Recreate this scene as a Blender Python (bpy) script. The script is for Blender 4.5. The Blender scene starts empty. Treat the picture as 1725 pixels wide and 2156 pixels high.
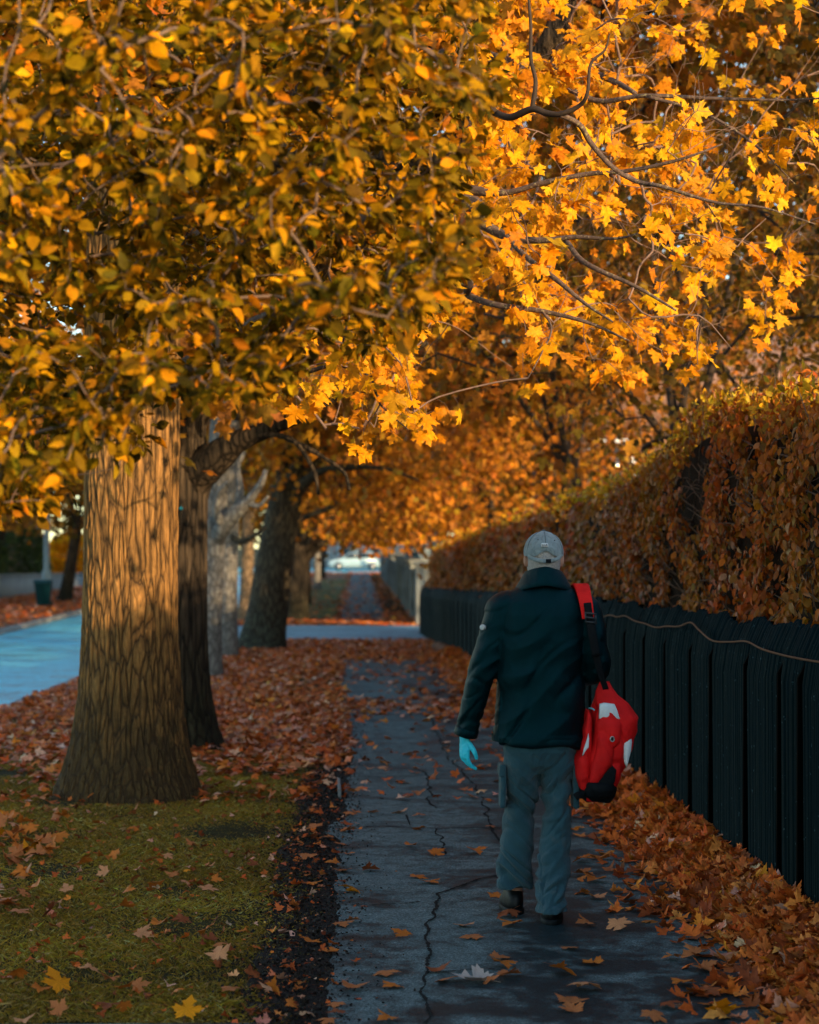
import bpy, bmesh, math, random
import numpy as np
from mathutils import Vector, Matrix, noise as mnoise

rng = np.random.default_rng(11)
random.seed(5)
S = bpy.context.scene
COL = S.collection
PI = math.pi
F = 4192.0                       # focal length in pixels of the 1725 x 2156 view used for measuring
VX, VY, EYE = 757.0, 1194.0, 1.6  # vanishing point of the street, eye height


def gz(Y):                       # the street climbs gently in the distance
    return 0.012 * np.maximum(0.0, np.asarray(Y, dtype=float) - 50.0)


def P(px, py, Y):
    return np.array([(px - VX) * Y / F, Y, EYE + (VY - py) * Y / F])


def G(px, py):                   # point of the ground seen at that pixel
    Y = EYE * F / (py - VY)
    if Y > 50:
        Y = (EYE + 0.6) * F / (py - VY + 0.012 * F)
    return np.array([(px - VX) * Y / F, Y, float(gz(Y))])


# ------------------------------------------------------------------ object helpers
def tag(o, label=None, cat=None, group=None, kind=None):
    if label: o['label'] = label
    if cat: o['category'] = cat
    if group: o['group'] = group
    if kind: o['kind'] = kind
    return o


def empty(name, loc=(0, 0, 0), rz=0.0):
    o = bpy.data.objects.new(name, None)
    o.empty_display_size = 0.2
    o.location = loc
    o.rotation_euler = (0, 0, rz)
    COL.objects.link(o)
    return o


def mesh_np(name, V, faces, mats, parent=None, cols=None, smooth=False, midx=None, local=True):
    """V (N,3); faces = list of int arrays (M,k)."""
    V = np.asarray(V, dtype=np.float32)
    if parent is not None and local:
        V = V - np.array(parent.location, dtype=np.float32)
    me = bpy.data.meshes.new(name)
    me.vertices.add(len(V))
    me.vertices.foreach_set('co', V.ravel())
    faces = [np.asarray(f, dtype=np.int32) for f in faces if len(f)]
    tot = sum(f.size for f in faces)
    nf = sum(len(f) for f in faces)
    me.loops.add(tot)
    me.loops.foreach_set('vertex_index', np.concatenate([f.ravel() for f in faces]))
    starts, off = [], 0
    for f in faces:
        starts.append(off + np.arange(len(f), dtype=np.int32) * f.shape[1])
        off += f.size
    me.polygons.add(nf)
    me.polygons.foreach_set('loop_start', np.concatenate(starts).astype(np.int32))
    if midx is not None:
        me.polygons.foreach_set('material_index', np.asarray(midx, dtype=np.int32))
    if smooth:
        me.polygons.foreach_set('use_smooth', np.ones(nf, dtype=bool))
    if cols is not None:
        ca = me.color_attributes.new('col', 'FLOAT_COLOR', 'POINT')
        c4 = np.ones((len(V), 4), dtype=np.float32)
        c4[:, :3] = cols
        ca.data.foreach_set('color', c4.ravel())
    me.update(calc_edges=True)
    me.validate()
    for m in (mats if isinstance(mats, (list, tuple)) else [mats]):
        me.materials.append(m)
    o = bpy.data.objects.new(name, me)
    COL.objects.link(o)
    if parent is not None:
        o.parent = parent
    return o


class MB:
    """collects geometry for ONE mesh"""
    def __init__(s):
        s.V, s.T, s.Q, s.n = [], [], [], 0
        s.tm, s.qm, s.C = [], [], []

    def add(s, V, T=None, Q=None, m=0, col=(1, 1, 1)):
        V = np.asarray(V, dtype=float)
        if T is not None and len(T):
            s.T.append(np.asarray(T) + s.n); s.tm += [m] * len(T)
        if Q is not None and len(Q):
            s.Q.append(np.asarray(Q) + s.n); s.qm += [m] * len(Q)
        s.V.append(V); s.n += len(V)
        c = np.asarray(col, dtype=float)
        s.C.append(np.broadcast_to(c, (len(V), 3)))
        return s

    def box(s, c, d, rz=0.0, m=0, bev=0.0):
        x, y, z = d[0] / 2, d[1] / 2, d[2] / 2
        if bev > 0:
            bm = bmesh.new()
            bmesh.ops.create_cube(bm, size=1.0, matrix=Matrix.Diagonal((d[0], d[1], d[2], 1)))
            bmesh.ops.bevel(bm, geom=bm.edges[:], offset=bev, segments=2, profile=0.6, affect='EDGES')
            V = np.array([v.co[:] for v in bm.verts])
            bm.verts.ensure_lookup_table()
            T, Q = [], []
            for f in bm.faces:
                ix = [v.index for v in f.verts]
                if len(ix) == 3: T.append(ix)
                elif len(ix) == 4: Q.append(ix)
                else:
                    for k in range(1, len(ix) - 1): T.append([ix[0], ix[k], ix[k + 1]])
            bm.free()
        else:
            V = np.array([[a, b, e] for a in (-x, x) for b in (-y, y) for e in (-z, z)])
            T, Q = None, [[0, 1, 3, 2], [4, 6, 7, 5], [0, 4, 5, 1], [2, 3, 7, 6], [0, 2, 6, 4], [1, 5, 7, 3]]
        R = np.array([[math.cos(rz), -math.sin(rz), 0], [math.sin(rz), math.cos(rz), 0], [0, 0, 1]])
        return s.add(V @ R.T + np.asarray(c), T, Q, m)

    def loft(s, rings, m=0, cap=True, close=True):
        """rings: list of (n,3) arrays of equal n"""
        n = len(rings[0]); k = len(rings)
        V = np.concatenate([np.asarray(r, dtype=float) for r in rings])
        i = np.arange(n); j = (i + 1) % n
        if not close: i, j = i[:-1], j[:-1]
        Q = np.concatenate([np.stack([a * n + i, a * n + j, (a + 1) * n + j, (a + 1) * n + i], 1) for a in range(k - 1)])
        T = []
        if cap:
            c0, c1 = len(V), len(V) + 1
            V = np.concatenate([V, [rings[0].mean(0)], [rings[-1].mean(0)]])
            T = np.concatenate([np.stack([np.full_like(i, c0), j, i], 1), np.stack([np.full_like(i, c1), (k - 1) * n + i, (k - 1) * n + j], 1)])
        return s.add(V, T, Q, m)

    def tube(s, pts, rad, sides=6, m=0, col=(1, 1, 1), cap=True):
        V, Q, T = tube_np(pts, rad, sides, cap)
        return s.add(V, T, Q, m, col)

    def build(s, name, mats, parent=None, smooth=False, cols=False, local=False):
        fs, mi = [], []
        if s.T: fs.append(np.concatenate(s.T)); mi += s.tm
        if s.Q: fs.append(np.concatenate(s.Q)); mi += s.qm
        return mesh_np(name, np.concatenate(s.V), fs, mats, parent, np.concatenate(s.C) if cols else None, smooth, mi, local)


def spline(pts, per=6):
    pts = [np.asarray(p, dtype=float) for p in pts]
    if len(pts) < 3: return np.array(pts)
    q = [2 * pts[0] - pts[1]] + pts + [2 * pts[-1] - pts[-2]]
    out = []
    for i in range(1, len(q) - 2):
        a, b, c, d = q[i - 1:i + 3]
        for t in np.linspace(0, 1, per, endpoint=False):
            out.append(0.5 * ((2 * b) + (c - a) * t + (2 * a - 5 * b + 4 * c - d) * t * t + (3 * b - a - 3 * c + d) * t ** 3))
    out.append(pts[-1])
    return np.array(out)


def tube_np(pts, rad, sides=6, cap=True):
    pts = np.asarray(pts, dtype=float)
    k = len(pts)
    rad = np.interp(np.linspace(0, 1, k), np.linspace(0, 1, len(rad)), rad) if np.ndim(rad) else np.full(k, rad)
    tan = np.gradient(pts, axis=0)
    tan /= np.linalg.norm(tan, axis=1)[:, None] + 1e-9
    up = np.array([0.31, 0.22, 0.92]) if abs(tan[0][2]) < 0.85 else np.array([1.0, 0.1, 0])
    a = np.linspace(0, 2 * PI, sides, endpoint=False)
    V = []
    for i in range(k):
        u = np.cross(tan[i], up); u /= np.linalg.norm(u) + 1e-9
        v = np.cross(u, tan[i]); up = v
        V.append(pts[i] + rad[i] * (np.cos(a)[:, None] * u + np.sin(a)[:, None] * v))
    V = np.concatenate(V)
    i = np.arange(sides); j = (i + 1) % sides
    Q = np.concatenate([np.stack([r * sides + i, r * sides + j, (r + 1) * sides + j, (r + 1) * sides + i], 1) for r in range(k - 1)])
    T = None
    if cap:
        V = np.concatenate([V, [pts[0]], [pts[-1]]])
        T = np.concatenate([np.stack([np.full_like(i, len(V) - 2), j, i], 1), np.stack([np.full_like(i, len(V) - 1), (k - 1) * sides + i, (k - 1) * sides + j], 1)])
    return V, Q, T


# ------------------------------------------------------------------ materials
def nt(name):
    m = bpy.data.materials.new(name)
    m.use_nodes = True
    t = m.node_tree
    for n in list(t.nodes):
        t.nodes.remove(n)
    out = t.nodes.new('ShaderNodeOutputMaterial')
    return m, t, out


def nd(t, typ, **kw):
    n = t.nodes.new(typ)
    for k, v in kw.items():
        if k.startswith('i_'):
            n.inputs[k[2:].replace('_', ' ')].default_value = v
        else:
            setattr(n, k, v)
    return n


def ramp(t, fac, stops):
    r = t.nodes.new('ShaderNodeValToRGB')
    while len(r.color_ramp.elements) > len(stops): r.color_ramp.elements.remove(r.color_ramp.elements[-1])
    while len(r.color_ramp.elements) < len(stops): r.color_ramp.elements.new(0.5)
    for e, (p, c) in zip(r.color_ramp.elements, stops):
        e.position = p
        e.color = (c, c, c, 1) if np.isscalar(c) else (*c, 1)
    t.links.new(fac, r.inputs[0])
    return r.outputs[0]


def coords(t, scale=(1, 1, 1), obj=True):
    tc = nd(t, 'ShaderNodeTexCoord')
    mp = nd(t, 'ShaderNodeMapping')
    mp.inputs['Scale'].default_value = scale
    t.links.new(tc.outputs['Object'], mp.inputs[0])
    return mp.outputs[0]


def noise(t, vec, scale, detail=4, rough=0.6, dist=0.0):
    n = nd(t, 'ShaderNodeTexNoise')
    n.inputs['Scale'].default_value = scale
    n.inputs['Detail'].default_value = detail
    n.inputs['Roughness'].default_value = rough
    n.inputs['Distortion'].default_value = dist
    t.links.new(vec, n.inputs['Vector'])
    return n.outputs['Fac']


def bsdf(t, out, color=None, rough=0.7, spec=0.3, metal=0.0, bump=None, bstr=0.3, bdist=0.01, **kw):
    b = nd(t, 'ShaderNodeBsdfPrincipled')
    b.inputs['Specular IOR Level'].default_value = spec
    b.inputs['Metallic'].default_value = metal
    if color is not None:
        if isinstance(color, tuple): b.inputs['Base Color'].default_value = (*color, 1)
        else: t.links.new(color, b.inputs['Base Color'])
    if np.isscalar(rough): b.inputs['Roughness'].default_value = rough
    else: t.links.new(rough, b.inputs['Roughness'])
    if bump is not None:
        bp = nd(t, 'ShaderNodeBump')
        bp.inputs['Strength'].default_value = bstr
        bp.inputs['Distance'].default_value = bdist
        t.links.new(bump, bp.inputs['Height'])
        t.links.new(bp.outputs[0], b.inputs['Normal'])
    t.links.new(b.outputs[0], out.inputs[0])
    return b


def math_n(t, op, a, b=None):
    n = nd(t, 'ShaderNodeMath', operation=op)
    for k, v in enumerate((a, b)):
        if v is None: continue
        if np.isscalar(v): n.inputs[k].default_value = v
        else: t.links.new(v, n.inputs[k])
    return n.outputs[0]


def mixc(t, f, a, b, mode='MIX'):
    n = nd(t, 'ShaderNodeMix', data_type='RGBA', blend_type=mode)
    for sock, v in ((n.inputs[0], f), (n.inputs[6], a), (n.inputs[7], b)):
        if np.isscalar(v): sock.default_value = v
        elif isinstance(v, tuple): sock.default_value = (*v, 1)
        else: t.links.new(v, sock)
    return n.outputs[2]


def plain(name, color, rough=0.6, spec=0.3, metal=0.0, var=0.25, scale=8.0, bstr=0.0):
    m, t, out = nt(name)
    v = coords(t)
    n = noise(t, v, scale, 5, 0.65)
    c = ramp(t, n, [(0.25, tuple(x * (1 - var) for x in color)), (0.75, tuple(min(1, x * (1 + var)) for x in color))])
    bsdf(t, out, c, rough, spec, metal, n if bstr else None, bstr, 0.01)
    return m


def leaf_mat(name, trans=0.35, rough=0.5, spec=0.25, veins=False):
    m, t, out = nt(name)
    at = nd(t, 'ShaderNodeAttribute', attribute_name='col')
    c = at.outputs['Color']
    v = coords(t)
    n = noise(t, v, 45.0, 3, 0.6)
    c = mixc(t, 1.0, c, ramp(t, n, [(0.3, (0.72, 0.66, 0.6)), (0.7, (1.15, 1.15, 1.1))]), 'MULTIPLY')
    b = nd(t, 'ShaderNodeBsdfPrincipled')
    b.inputs['Roughness'].default_value = rough
    b.inputs['Specular IOR Level'].default_value = spec
    t.links.new(c, b.inputs['Base Color'])
    tr = nd(t, 'ShaderNodeBsdfTranslucent')
    t.links.new(c, tr.inputs['Color'])
    mx = nd(t, 'ShaderNodeMixShader')
    mx.inputs[0].default_value = trans
    t.links.new(b.outputs[0], mx.inputs[1])
    t.links.new(tr.outputs[0], mx.inputs[2])
    t.links.new(mx.outputs[0], out.inputs[0])
    return m


def bark_mat(name, light, dark, scale=30.0, zs=0.2, disp=0.0, moss_shade=None, bstr=0.9):
    m, t, out = nt(name)
    v = coords(t, (1, 1, zs))
    v0 = coords(t)
    nz = nd(t, 'ShaderNodeTexNoise')
    nz.inputs['Scale'].default_value = 7.0
    nz.inputs['Detail'].default_value = 3
    t.links.new(v, nz.inputs['Vector'])
    ad = nd(t, 'ShaderNodeMix', data_type='VECTOR')
    ad.inputs[0].default_value = 0.11
    t.links.new(v, ad.inputs[4]); t.links.new(nz.outputs['Color'], ad.inputs[5])
    vo = nd(t, 'ShaderNodeTexVoronoi', feature='DISTANCE_TO_EDGE')
    vo.inputs['Scale'].default_value = scale
    t.links.new(ad.outputs[1], vo.inputs['Vector'])
    plate = ramp(t, vo.outputs[0], [(0.0, 0.0), (0.09, 0.35), (0.3, 1.0)])
    if disp:       # deep wandering furrows between groups of plates, finer cracks inside them
        v2 = nd(t, 'ShaderNodeTexVoronoi', feature='DISTANCE_TO_EDGE')
        v2.inputs['Scale'].default_value = scale * 0.52
        t.links.new(ad.outputs[1], v2.inputs['Vector'])
        deep = ramp(t, v2.outputs[0], [(0.0, 0.0), (0.05, 0.3), (0.22, 1.0)])
        plate = math_n(t, 'MULTIPLY', deep, ramp(t, plate, [(0.0, 0.55), (1.0, 1.0)]))
    fine = noise(t, v, scale * 3.0, 5, 0.7)
    big = noise(t, v0, 2.2, 4, 0.6)
    h = math_n(t, 'ADD', plate, math_n(t, 'MULTIPLY', fine, 0.45))
    lc = mixc(t, big, tuple(x * 0.72 for x in light), tuple(min(1, x * 1.2) for x in light))
    if moss_shade:  # low moss stain, darkened on the big trunk to paint in shade
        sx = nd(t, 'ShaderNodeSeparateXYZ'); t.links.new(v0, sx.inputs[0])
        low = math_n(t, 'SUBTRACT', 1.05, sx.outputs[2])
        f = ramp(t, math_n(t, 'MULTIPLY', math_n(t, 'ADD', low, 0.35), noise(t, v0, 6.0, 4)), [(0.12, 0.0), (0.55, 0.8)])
        lc = mixc(t, f, lc, moss_shade)
    c = mixc(t, plate, dark, lc)
    c = mixc(t, 1.0, c, ramp(t, fine, [(0.3, 0.7), (0.7, 1.15)]), 'MULTIPLY')
    bsdf(t, out, c, 0.85, 0.15, 0, h, bstr, 0.02)
    if disp:
        d = nd(t, 'ShaderNodeDisplacement')
        d.inputs['Midlevel'].default_value = 1.0
        d.inputs['Scale'].default_value = disp
        t.links.new(h, d.inputs['Height'])
        t.links.new(d.outputs[0], out.inputs['Displacement'])
        m.displacement_method = 'BOTH'
    return m


def cloth_mat(name, color, rough=0.55, spec=0.3, weave=900.0, fold=14.0, bstr=0.35, sheen=0.0, dirt=None, stint=None):
    m, t, out = nt(name)
    v = coords(t)
    n = noise(t, v, 6.0, 5, 0.6)
    c = ramp(t, n, [(0.25, tuple(x * 0.75 for x in color)), (0.75, tuple(x * 1.25 for x in color))])
    if dirt:
        c = mixc(t, ramp(t, noise(t, v, 9.0, 5, 0.7), [(0.58, 0.0), (0.72, 0.5)]), c, dirt)
    cr = coords(t, (1.0, 1.0, 0.55))
    f1 = noise(t, cr, fold, 3, 0.5, 0.6)
    f2 = noise(t, v, weave, 1, 0.5)
    h = math_n(t, 'ADD', f1, math_n(t, 'MULTIPLY', f2, 0.05))
    b = bsdf(t, out, c, rough, spec, 0, h, bstr, 0.05)
    if stint: b.inputs['Specular Tint'].default_value = (*stint, 1)
    b.inputs['Sheen Weight'].default_value = sheen
    return m


M = {}
M['leaf_olive'] = leaf_mat('olive leaves', 0.2, 0.6, 0.06)
M['leaf_maple'] = leaf_mat('yellow maple leaves', 0.42, 0.55, 0.15)
M['leaf_far'] = leaf_mat('autumn crown leaves', 0.35, 0.6, 0.2)
M['leaf_hedge'] = leaf_mat('rusty hedge leaves', 0.25, 0.45, 0.2)
M['leaf_dead'] = leaf_mat('fallen leaves', 0.08, 0.6, 0.15)
M['grass'] = leaf_mat('grass blades', 0.3, 0.6, 0.25)
M['bark_big'] = bark_mat('furrowed bark', (0.50, 0.245, 0.07), (0.045, 0.026, 0.012), 46.0, 0.135, 0.011, (0.035, 0.034, 0.016), 0.65)  # dark moss colour also paints the shade on the lower trunk
M['bark_dark'] = bark_mat('dark bark', (0.11, 0.075, 0.045), (0.01, 0.008, 0.006), 31.0, 0.11, 0.012, (0.05, 0.05, 0.025))
M['bark_grey'] = bark_mat('smooth grey bark', (0.30, 0.28, 0.25), (0.12, 0.11, 0.10), 14.0, 0.5, 0.0, None, 0.4)
M['bark_tan'] = bark_mat('tan bark', (0.34, 0.22, 0.13), (0.10, 0.07, 0.04), 20.0, 0.3, 0.0, None, 0.5)
M['bark_brown'] = bark_mat('mossy brown bark', (0.13, 0.10, 0.06), (0.025, 0.02, 0.015), 22.0, 0.2, 0.0, (0.09, 0.11, 0.08), 0.7)
M['twig'] = plain('twig bark', (0.16, 0.10, 0.07), 0.75, 0.2, 0, 0.4, 20)
M['twig_pale'] = plain('pale twig bark', (0.19, 0.115, 0.085), 0.75, 0.2, 0, 0.4, 20)
M['twig_dark'] = plain('dark twig bark', (0.045, 0.03, 0.022), 0.8, 0.2, 0, 0.4, 20)
M['limb'] = bark_mat('limb bark', (0.20, 0.14, 0.09), (0.04, 0.03, 0.02), 45.0, 0.5, 0.0, None, 0.5)
def lichen_mat():
    m, t, out = nt('limb bark with lichen')
    v = coords(t)
    n, s, f = noise(t, v, 30, 5, 0.65), noise(t, v, 55, 3, 0.6), noise(t, v, 160, 3, 0.7)
    c = ramp(t, n, [(0.25, (0.05, 0.034, 0.028)), (0.75, (0.17, 0.11, 0.085))])
    c = mixc(t, ramp(t, s, [(0.58, 0.0), (0.66, 0.8)]), c, (0.34, 0.27, 0.14))
    bsdf(t, out, c, 0.85, 0.15, 0, math_n(t, 'ADD', n, math_n(t, 'MULTIPLY', f, 0.5)), 0.8, 0.01)
    return m


M['limb_thin'] = lichen_mat()
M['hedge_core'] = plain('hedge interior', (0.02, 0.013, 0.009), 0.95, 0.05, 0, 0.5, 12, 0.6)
M['white_paint'] = plain('white paint', (0.7, 0.72, 0.74), 0.35, 0.5, 0, 0.08, 3)
M['black'] = plain('black rubber', (0.012, 0.013, 0.014), 0.6, 0.3, 0, 0.3, 20)
M['steel'] = plain('dull steel', (0.4, 0.4, 0.4), 0.35, 0.5, 0.9, 0.1, 20)
M['glass'] = plain('dark window glass', (0.03, 0.04, 0.05), 0.08, 0.6, 0, 0.1, 2)


def asphalt(name, base, wet=True, patch=1.1, tint=(1, 1, 1), rough=(0.32, 0.75), spec=0.4):
    m, t, out = nt(name)
    v = coords(t)
    fine = noise(t, v, 110.0, 4, 0.75)
    mid = noise(t, v, 9.0, 6, 0.65)
    big = noise(t, v, patch, 5, 0.6, 0.4)
    mass = math_n(t, 'ADD', math_n(t, 'MULTIPLY', big, 0.66), math_n(t, 'MULTIPLY', mid, 0.34))
    if wet:      # damp gathers towards the fence and on the low stretch in front
        sx = nd(t, 'ShaderNodeSeparateXYZ'); t.links.new(v, sx.inputs[0])
        mass = math_n(t, 'SUBTRACT', mass, ramp(t, sx.outputs[0], [(0.5, 0.0), (1.0, 0.06)]))
        fr = nd(t, 'ShaderNodeMapRange', clamp=True); fr.inputs[1].default_value = 9.6; fr.inputs[2].default_value = 7.4; fr.inputs[3].default_value = 0.0; fr.inputs[4].default_value = 0.035
        t.links.new(sx.outputs[1], fr.inputs[0])
        mass = math_n(t, 'SUBTRACT', mass, fr.outputs[0])
    w = ramp(t, mass, [(0.40, 0.0), (0.52, 1.0)])
    dry = tuple(base * a for a in tint)
    dk = (base * 0.09, base * 0.20, base * 0.23)
    c = mixc(t, w, dk if wet else tuple(0.5 * x for x in dry), dry)  # not wet: darker patches paint leaf shadows into the road colour
    c = mixc(t, 1.0, c, ramp(t, mid, [(0.25, 0.65), (0.75, 1.3)]), 'MULTIPLY')
    c = mixc(t, 1.0, c, ramp(t, fine, [(0.3, 0.2), (0.5, 0.95), (0.72, 2.6)]), 'MULTIPLY')
    r = ramp(t, w, [(0.0, rough[0]), (1.0, rough[1])])
    bsdf(t, out, c, r, spec, 0, math_n(t, 'ADD', fine, math_n(t, 'MULTIPLY', mid, 1.2)), 0.5, 0.006)
    return m


M['path'] = asphalt('wet footpath asphalt', 0.155, True, 1.7, (0.74, 1.0, 1.0), (0.5, 0.85), 0.16)
M['road'] = asphalt('sky tinted damp asphalt', 0.52, False, 0.8, (0.25, 1.14, 1.36), (0.30, 0.42))  # blue green base colour stands in for sky reflected on the wet road
M['drive'] = asphalt('driveway asphalt', 0.36, False, 0.6, (0.62, 1, 1.12), (0.5, 0.7))


def ground_mat():
    m, t, out = nt('verge soil and turf')
    v = coords(t)
    a, b, f = noise(t, v, 1.6, 5, 0.6), noise(t, v, 14, 5, 0.65), noise(t, v, 120, 3, 0.7)
    c = mixc(t, ramp(t, a, [(0.35, 0.0), (0.65, 1.0)]), (0.035, 0.028, 0.012), (0.055, 0.05, 0.014))
    c = mixc(t, 1.0, c, ramp(t, b, [(0.25, 0.5), (0.75, 1.5)]), 'MULTIPLY')
    c = mixc(t, 1.0, c, ramp(t, f, [(0.25, 0.5), (0.75, 1.5)]), 'MULTIPLY')
    bsdf(t, out, c, 0.95, 0.1, 0, math_n(t, 'ADD', b, f), 0.8, 0.02)
    return m


def soil_mat():
    m, t, out = nt('dark damp soil')
    v = coords(t)
    b, f = noise(t, v, 10, 6, 0.7), noise(t, v, 90, 4, 0.75)
    c = mixc(t, ramp(t, b, [(0.4, 0.0), (0.7, 1.0)]), (0.010, 0.009, 0.009), (0.032, 0.025, 0.019))
    c = mixc(t, 1.0, c, ramp(t, f, [(0.3, 0.4), (0.75, 1.9)]), 'MULTIPLY')
    bsdf(t, out, c, 0.85, 0.25, 0, math_n(t, 'ADD', b, f), 1.0, 0.025)
    return m


def litter_mat():
    m, t, out = nt('leaf carpet')
    v = coords(t)
    vo = nd(t, 'ShaderNodeTexVoronoi')
    vo.inputs['Scale'].default_value = 11.0
    t.links.new(v, vo.inputs['Vector'])
    sx = nd(t, 'ShaderNodeSeparateColor'); t.links.new(vo.outputs['Color'], sx.inputs[0])
    c = ramp(t, sx.outputs[0], [(0.0, (0.06, 0.022, 0.01)), (0.4, (0.22, 0.07, 0.02)), (0.75, (0.34, 0.13, 0.05)), (1.0, (0.42, 0.24, 0.16))])
    c = mixc(t, ramp(t, noise(t, v, 0.9, 4), [(0.42, 0.0), (0.62, 0.65)]), c, (0.035, 0.035, 0.015))
    bsdf(t, out, c, 0.8, 0.2, 0, sx.outputs[1], 1.0, 0.03)
    return m


M['ground'] = ground_mat()
M['soil'] = soil_mat()
M['litter'] = litter_mat()


# ------------------------------------------------------------------ leaf templates and scatter
def fan(outline, centre, curl=(0.25, 0.2), twist=0.0, seed=0):
    r = np.random.default_rng(seed)
    o = np.array(outline, dtype=float)
    V = np.concatenate([[centre], o])
    x, y = V[:, 0], V[:, 1]
    rr = np.hypot(x - centre[0], y - centre[1])
    z = curl[0] * np.abs(x) ** 1.4 - curl[1] * (y - 0.3) ** 2 + twist * x * y + 0.07 * np.sin(9 * x + seed) * rr + r.normal(0, 0.018, len(V))
    V = np.column_stack([V, z])
    n = len(o)
    T = np.stack([np.zeros(n, int), 1 + np.arange(n), 1 + (np.arange(n) + 1) % n], 1)
    return V, T


_half = [(0.10, -0.07), (0.22, -0.09), (0.36, -0.16), (0.33, -0.02), (0.43, 0.03), (0.34, 0.12), (0.50, 0.19), (0.51, 0.27),
         (0.68, 0.43), (0.51, 0.42), (0.51, 0.54), (0.36, 0.47), (0.21, 0.40), (0.23, 0.57), (0.32, 0.67), (0.17, 0.73)]
MAPLE_OUT = [(0, 0)] + _half + [(0, 1.0)] + [(-x, y) for x, y in reversed(_half)]
_h2 = [(0.32, -0.13), (0.33, 0.1), (0.64, 0.42), (0.40, 0.48), (0.2, 0.41), (0.27, 0.66)]
MAPLE_LO = [(0, 0)] + _h2 + [(0, 1.0)] + [(-x, y) for x, y in reversed(_h2)]
maples = [fan(MAPLE_OUT, (0, 0.28), c, tw, k) for k, (c, tw) in enumerate([((-0.15, 0.15), 0.1), ((0.3, 0.25), -0.2), ((-0.4, 0.5), 0.2), ((0.1, -0.2), 0.3)])]
maples_lo = [fan(MAPLE_LO, (0, 0.28), c, tw, k) for k, (c, tw) in enumerate([((-0.2, 0.2), 0.2), ((0.4, 0.3), -0.2), ((-0.45, 0.5), 0.2)])]
curled = [fan(MAPLE_OUT, (0, 0.3), c, tw, k + 10) for k, (c, tw) in enumerate([((0.55, -0.35), 0.3), ((-0.5, 0.55), -0.3), ((0.75, 0.3), 0.5), ((-0.25, -0.5), -0.4), ((0.3, 0.6), 0.6)])]


def oval(w=0.3, fold=0.12, droop=0.25):
    ys = [0.0, 0.16, 0.42, 0.72, 1.0]
    ws = [0.0, 0.72, 1.0, 0.68, 0.0]
    V, T = [], []
    for y, q in zip(ys, ws):
        z = -droop * y * y
        V.append((0, y, z))
        if q: V += [(-w * q, y + 0.03, z + fold * q), (w * q, y + 0.03, z + fold * q)]
    # indices: 0 base; 1,2,3; 4,5,6; 7,8,9; 10 tip
    T = [(0, 1, 2), (0, 3, 1)]
    for a in (1, 4):
        b = a + 3
        T += [(a, b, b + 1), (a, b + 1, a + 1), (a, a + 2, b + 2), (a, b + 2, b)]
    T += [(7, 10, 8), (7, 9, 10)]
    return np.array(V, dtype=float), np.array(T)


ovals = [oval(0.30, 0.10, 0.2), oval(0.26, 0.16, 0.45), oval(0.33, -0.06, 0.1)]
blob = (np.array([(0, 0, 0), (-0.34, 0.3, 0.1), (0.34, 0.3, 0.1), (-0.2, 0.8, 0.02), (0.2, 0.8, 0.02), (0, 0.4, -0.04)], dtype=float),
        np.array([(0, 5, 1), (0, 2, 5), (5, 3, 1), (5, 2, 4), (5, 4, 3)]))


def unit(a):
    return a / (np.linalg.norm(a, axis=-1, keepdims=True) + 1e-9)


def scatter(templates, pos, fwd, nrm, size, col, r=rng):
    """-> V, T, C for leaves at pos with tip direction fwd and normal nrm"""
    N = len(pos)
    which = r.integers(0, len(templates), N)
    y = unit(np.asarray(fwd, dtype=float))
    x = unit(np.cross(y, nrm))
    z = np.cross(x, y)
    Vs, Ts, Cs, off = [], [], [], 0
    for k, (tv, tt) in enumerate(templates):
        ix = np.where(which == k)[0]
        if not len(ix): continue
        sx = (size[ix] * r.uniform(0.85, 1.15, len(ix)))[:, None, None]
        sy = size[ix][:, None, None]
        V = pos[ix][:, None, :] + sx * x[ix][:, None, :] * tv[None, :, 0:1] + sy * y[ix][:, None, :] * tv[None, :, 1:2] + sy * z[ix][:, None, :] * tv[None, :, 2:3]
        n, m = len(ix), len(tv)
        Vs.append(V.reshape(-1, 3))
        Ts.append((tt[None] + (np.arange(n) * m)[:, None, None] + off).reshape(-1, 3))
        Cs.append(np.repeat(col[ix], m, axis=0))
        off += n * m
    return np.concatenate(Vs), np.concatenate(Ts), np.concatenate(Cs)


def palette(n, cols, w, jit=0.18, r=rng):
    cols = np.array(cols, dtype=float)
    i = r.choice(len(cols), n, p=np.array(w) / np.sum(w))
    j = r.choice(len(cols), n, p=np.array(w) / np.sum(w))
    f = r.uniform(0, 0.45, n)[:, None]
    c = cols[i] * (1 - f) + cols[j] * f
    return np.clip(c * np.exp(r.normal(0, jit, (n, 1))) * np.exp(r.normal(0, jit * 0.3, (n, 3))), 0, 0.95)


def inpoly(x, y, poly):
    c = np.zeros(len(x), bool)
    j = len(poly) - 1
    for i in range(len(poly)):
        xi, yi = poly[i]; xj, yj = poly[j]
        cond = ((yi > y) != (yj > y)) & (x < (xj - xi) * (y - yi) / (yj - yi + 1e-9) + xi)
        c ^= cond
        j = i
    return c


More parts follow.
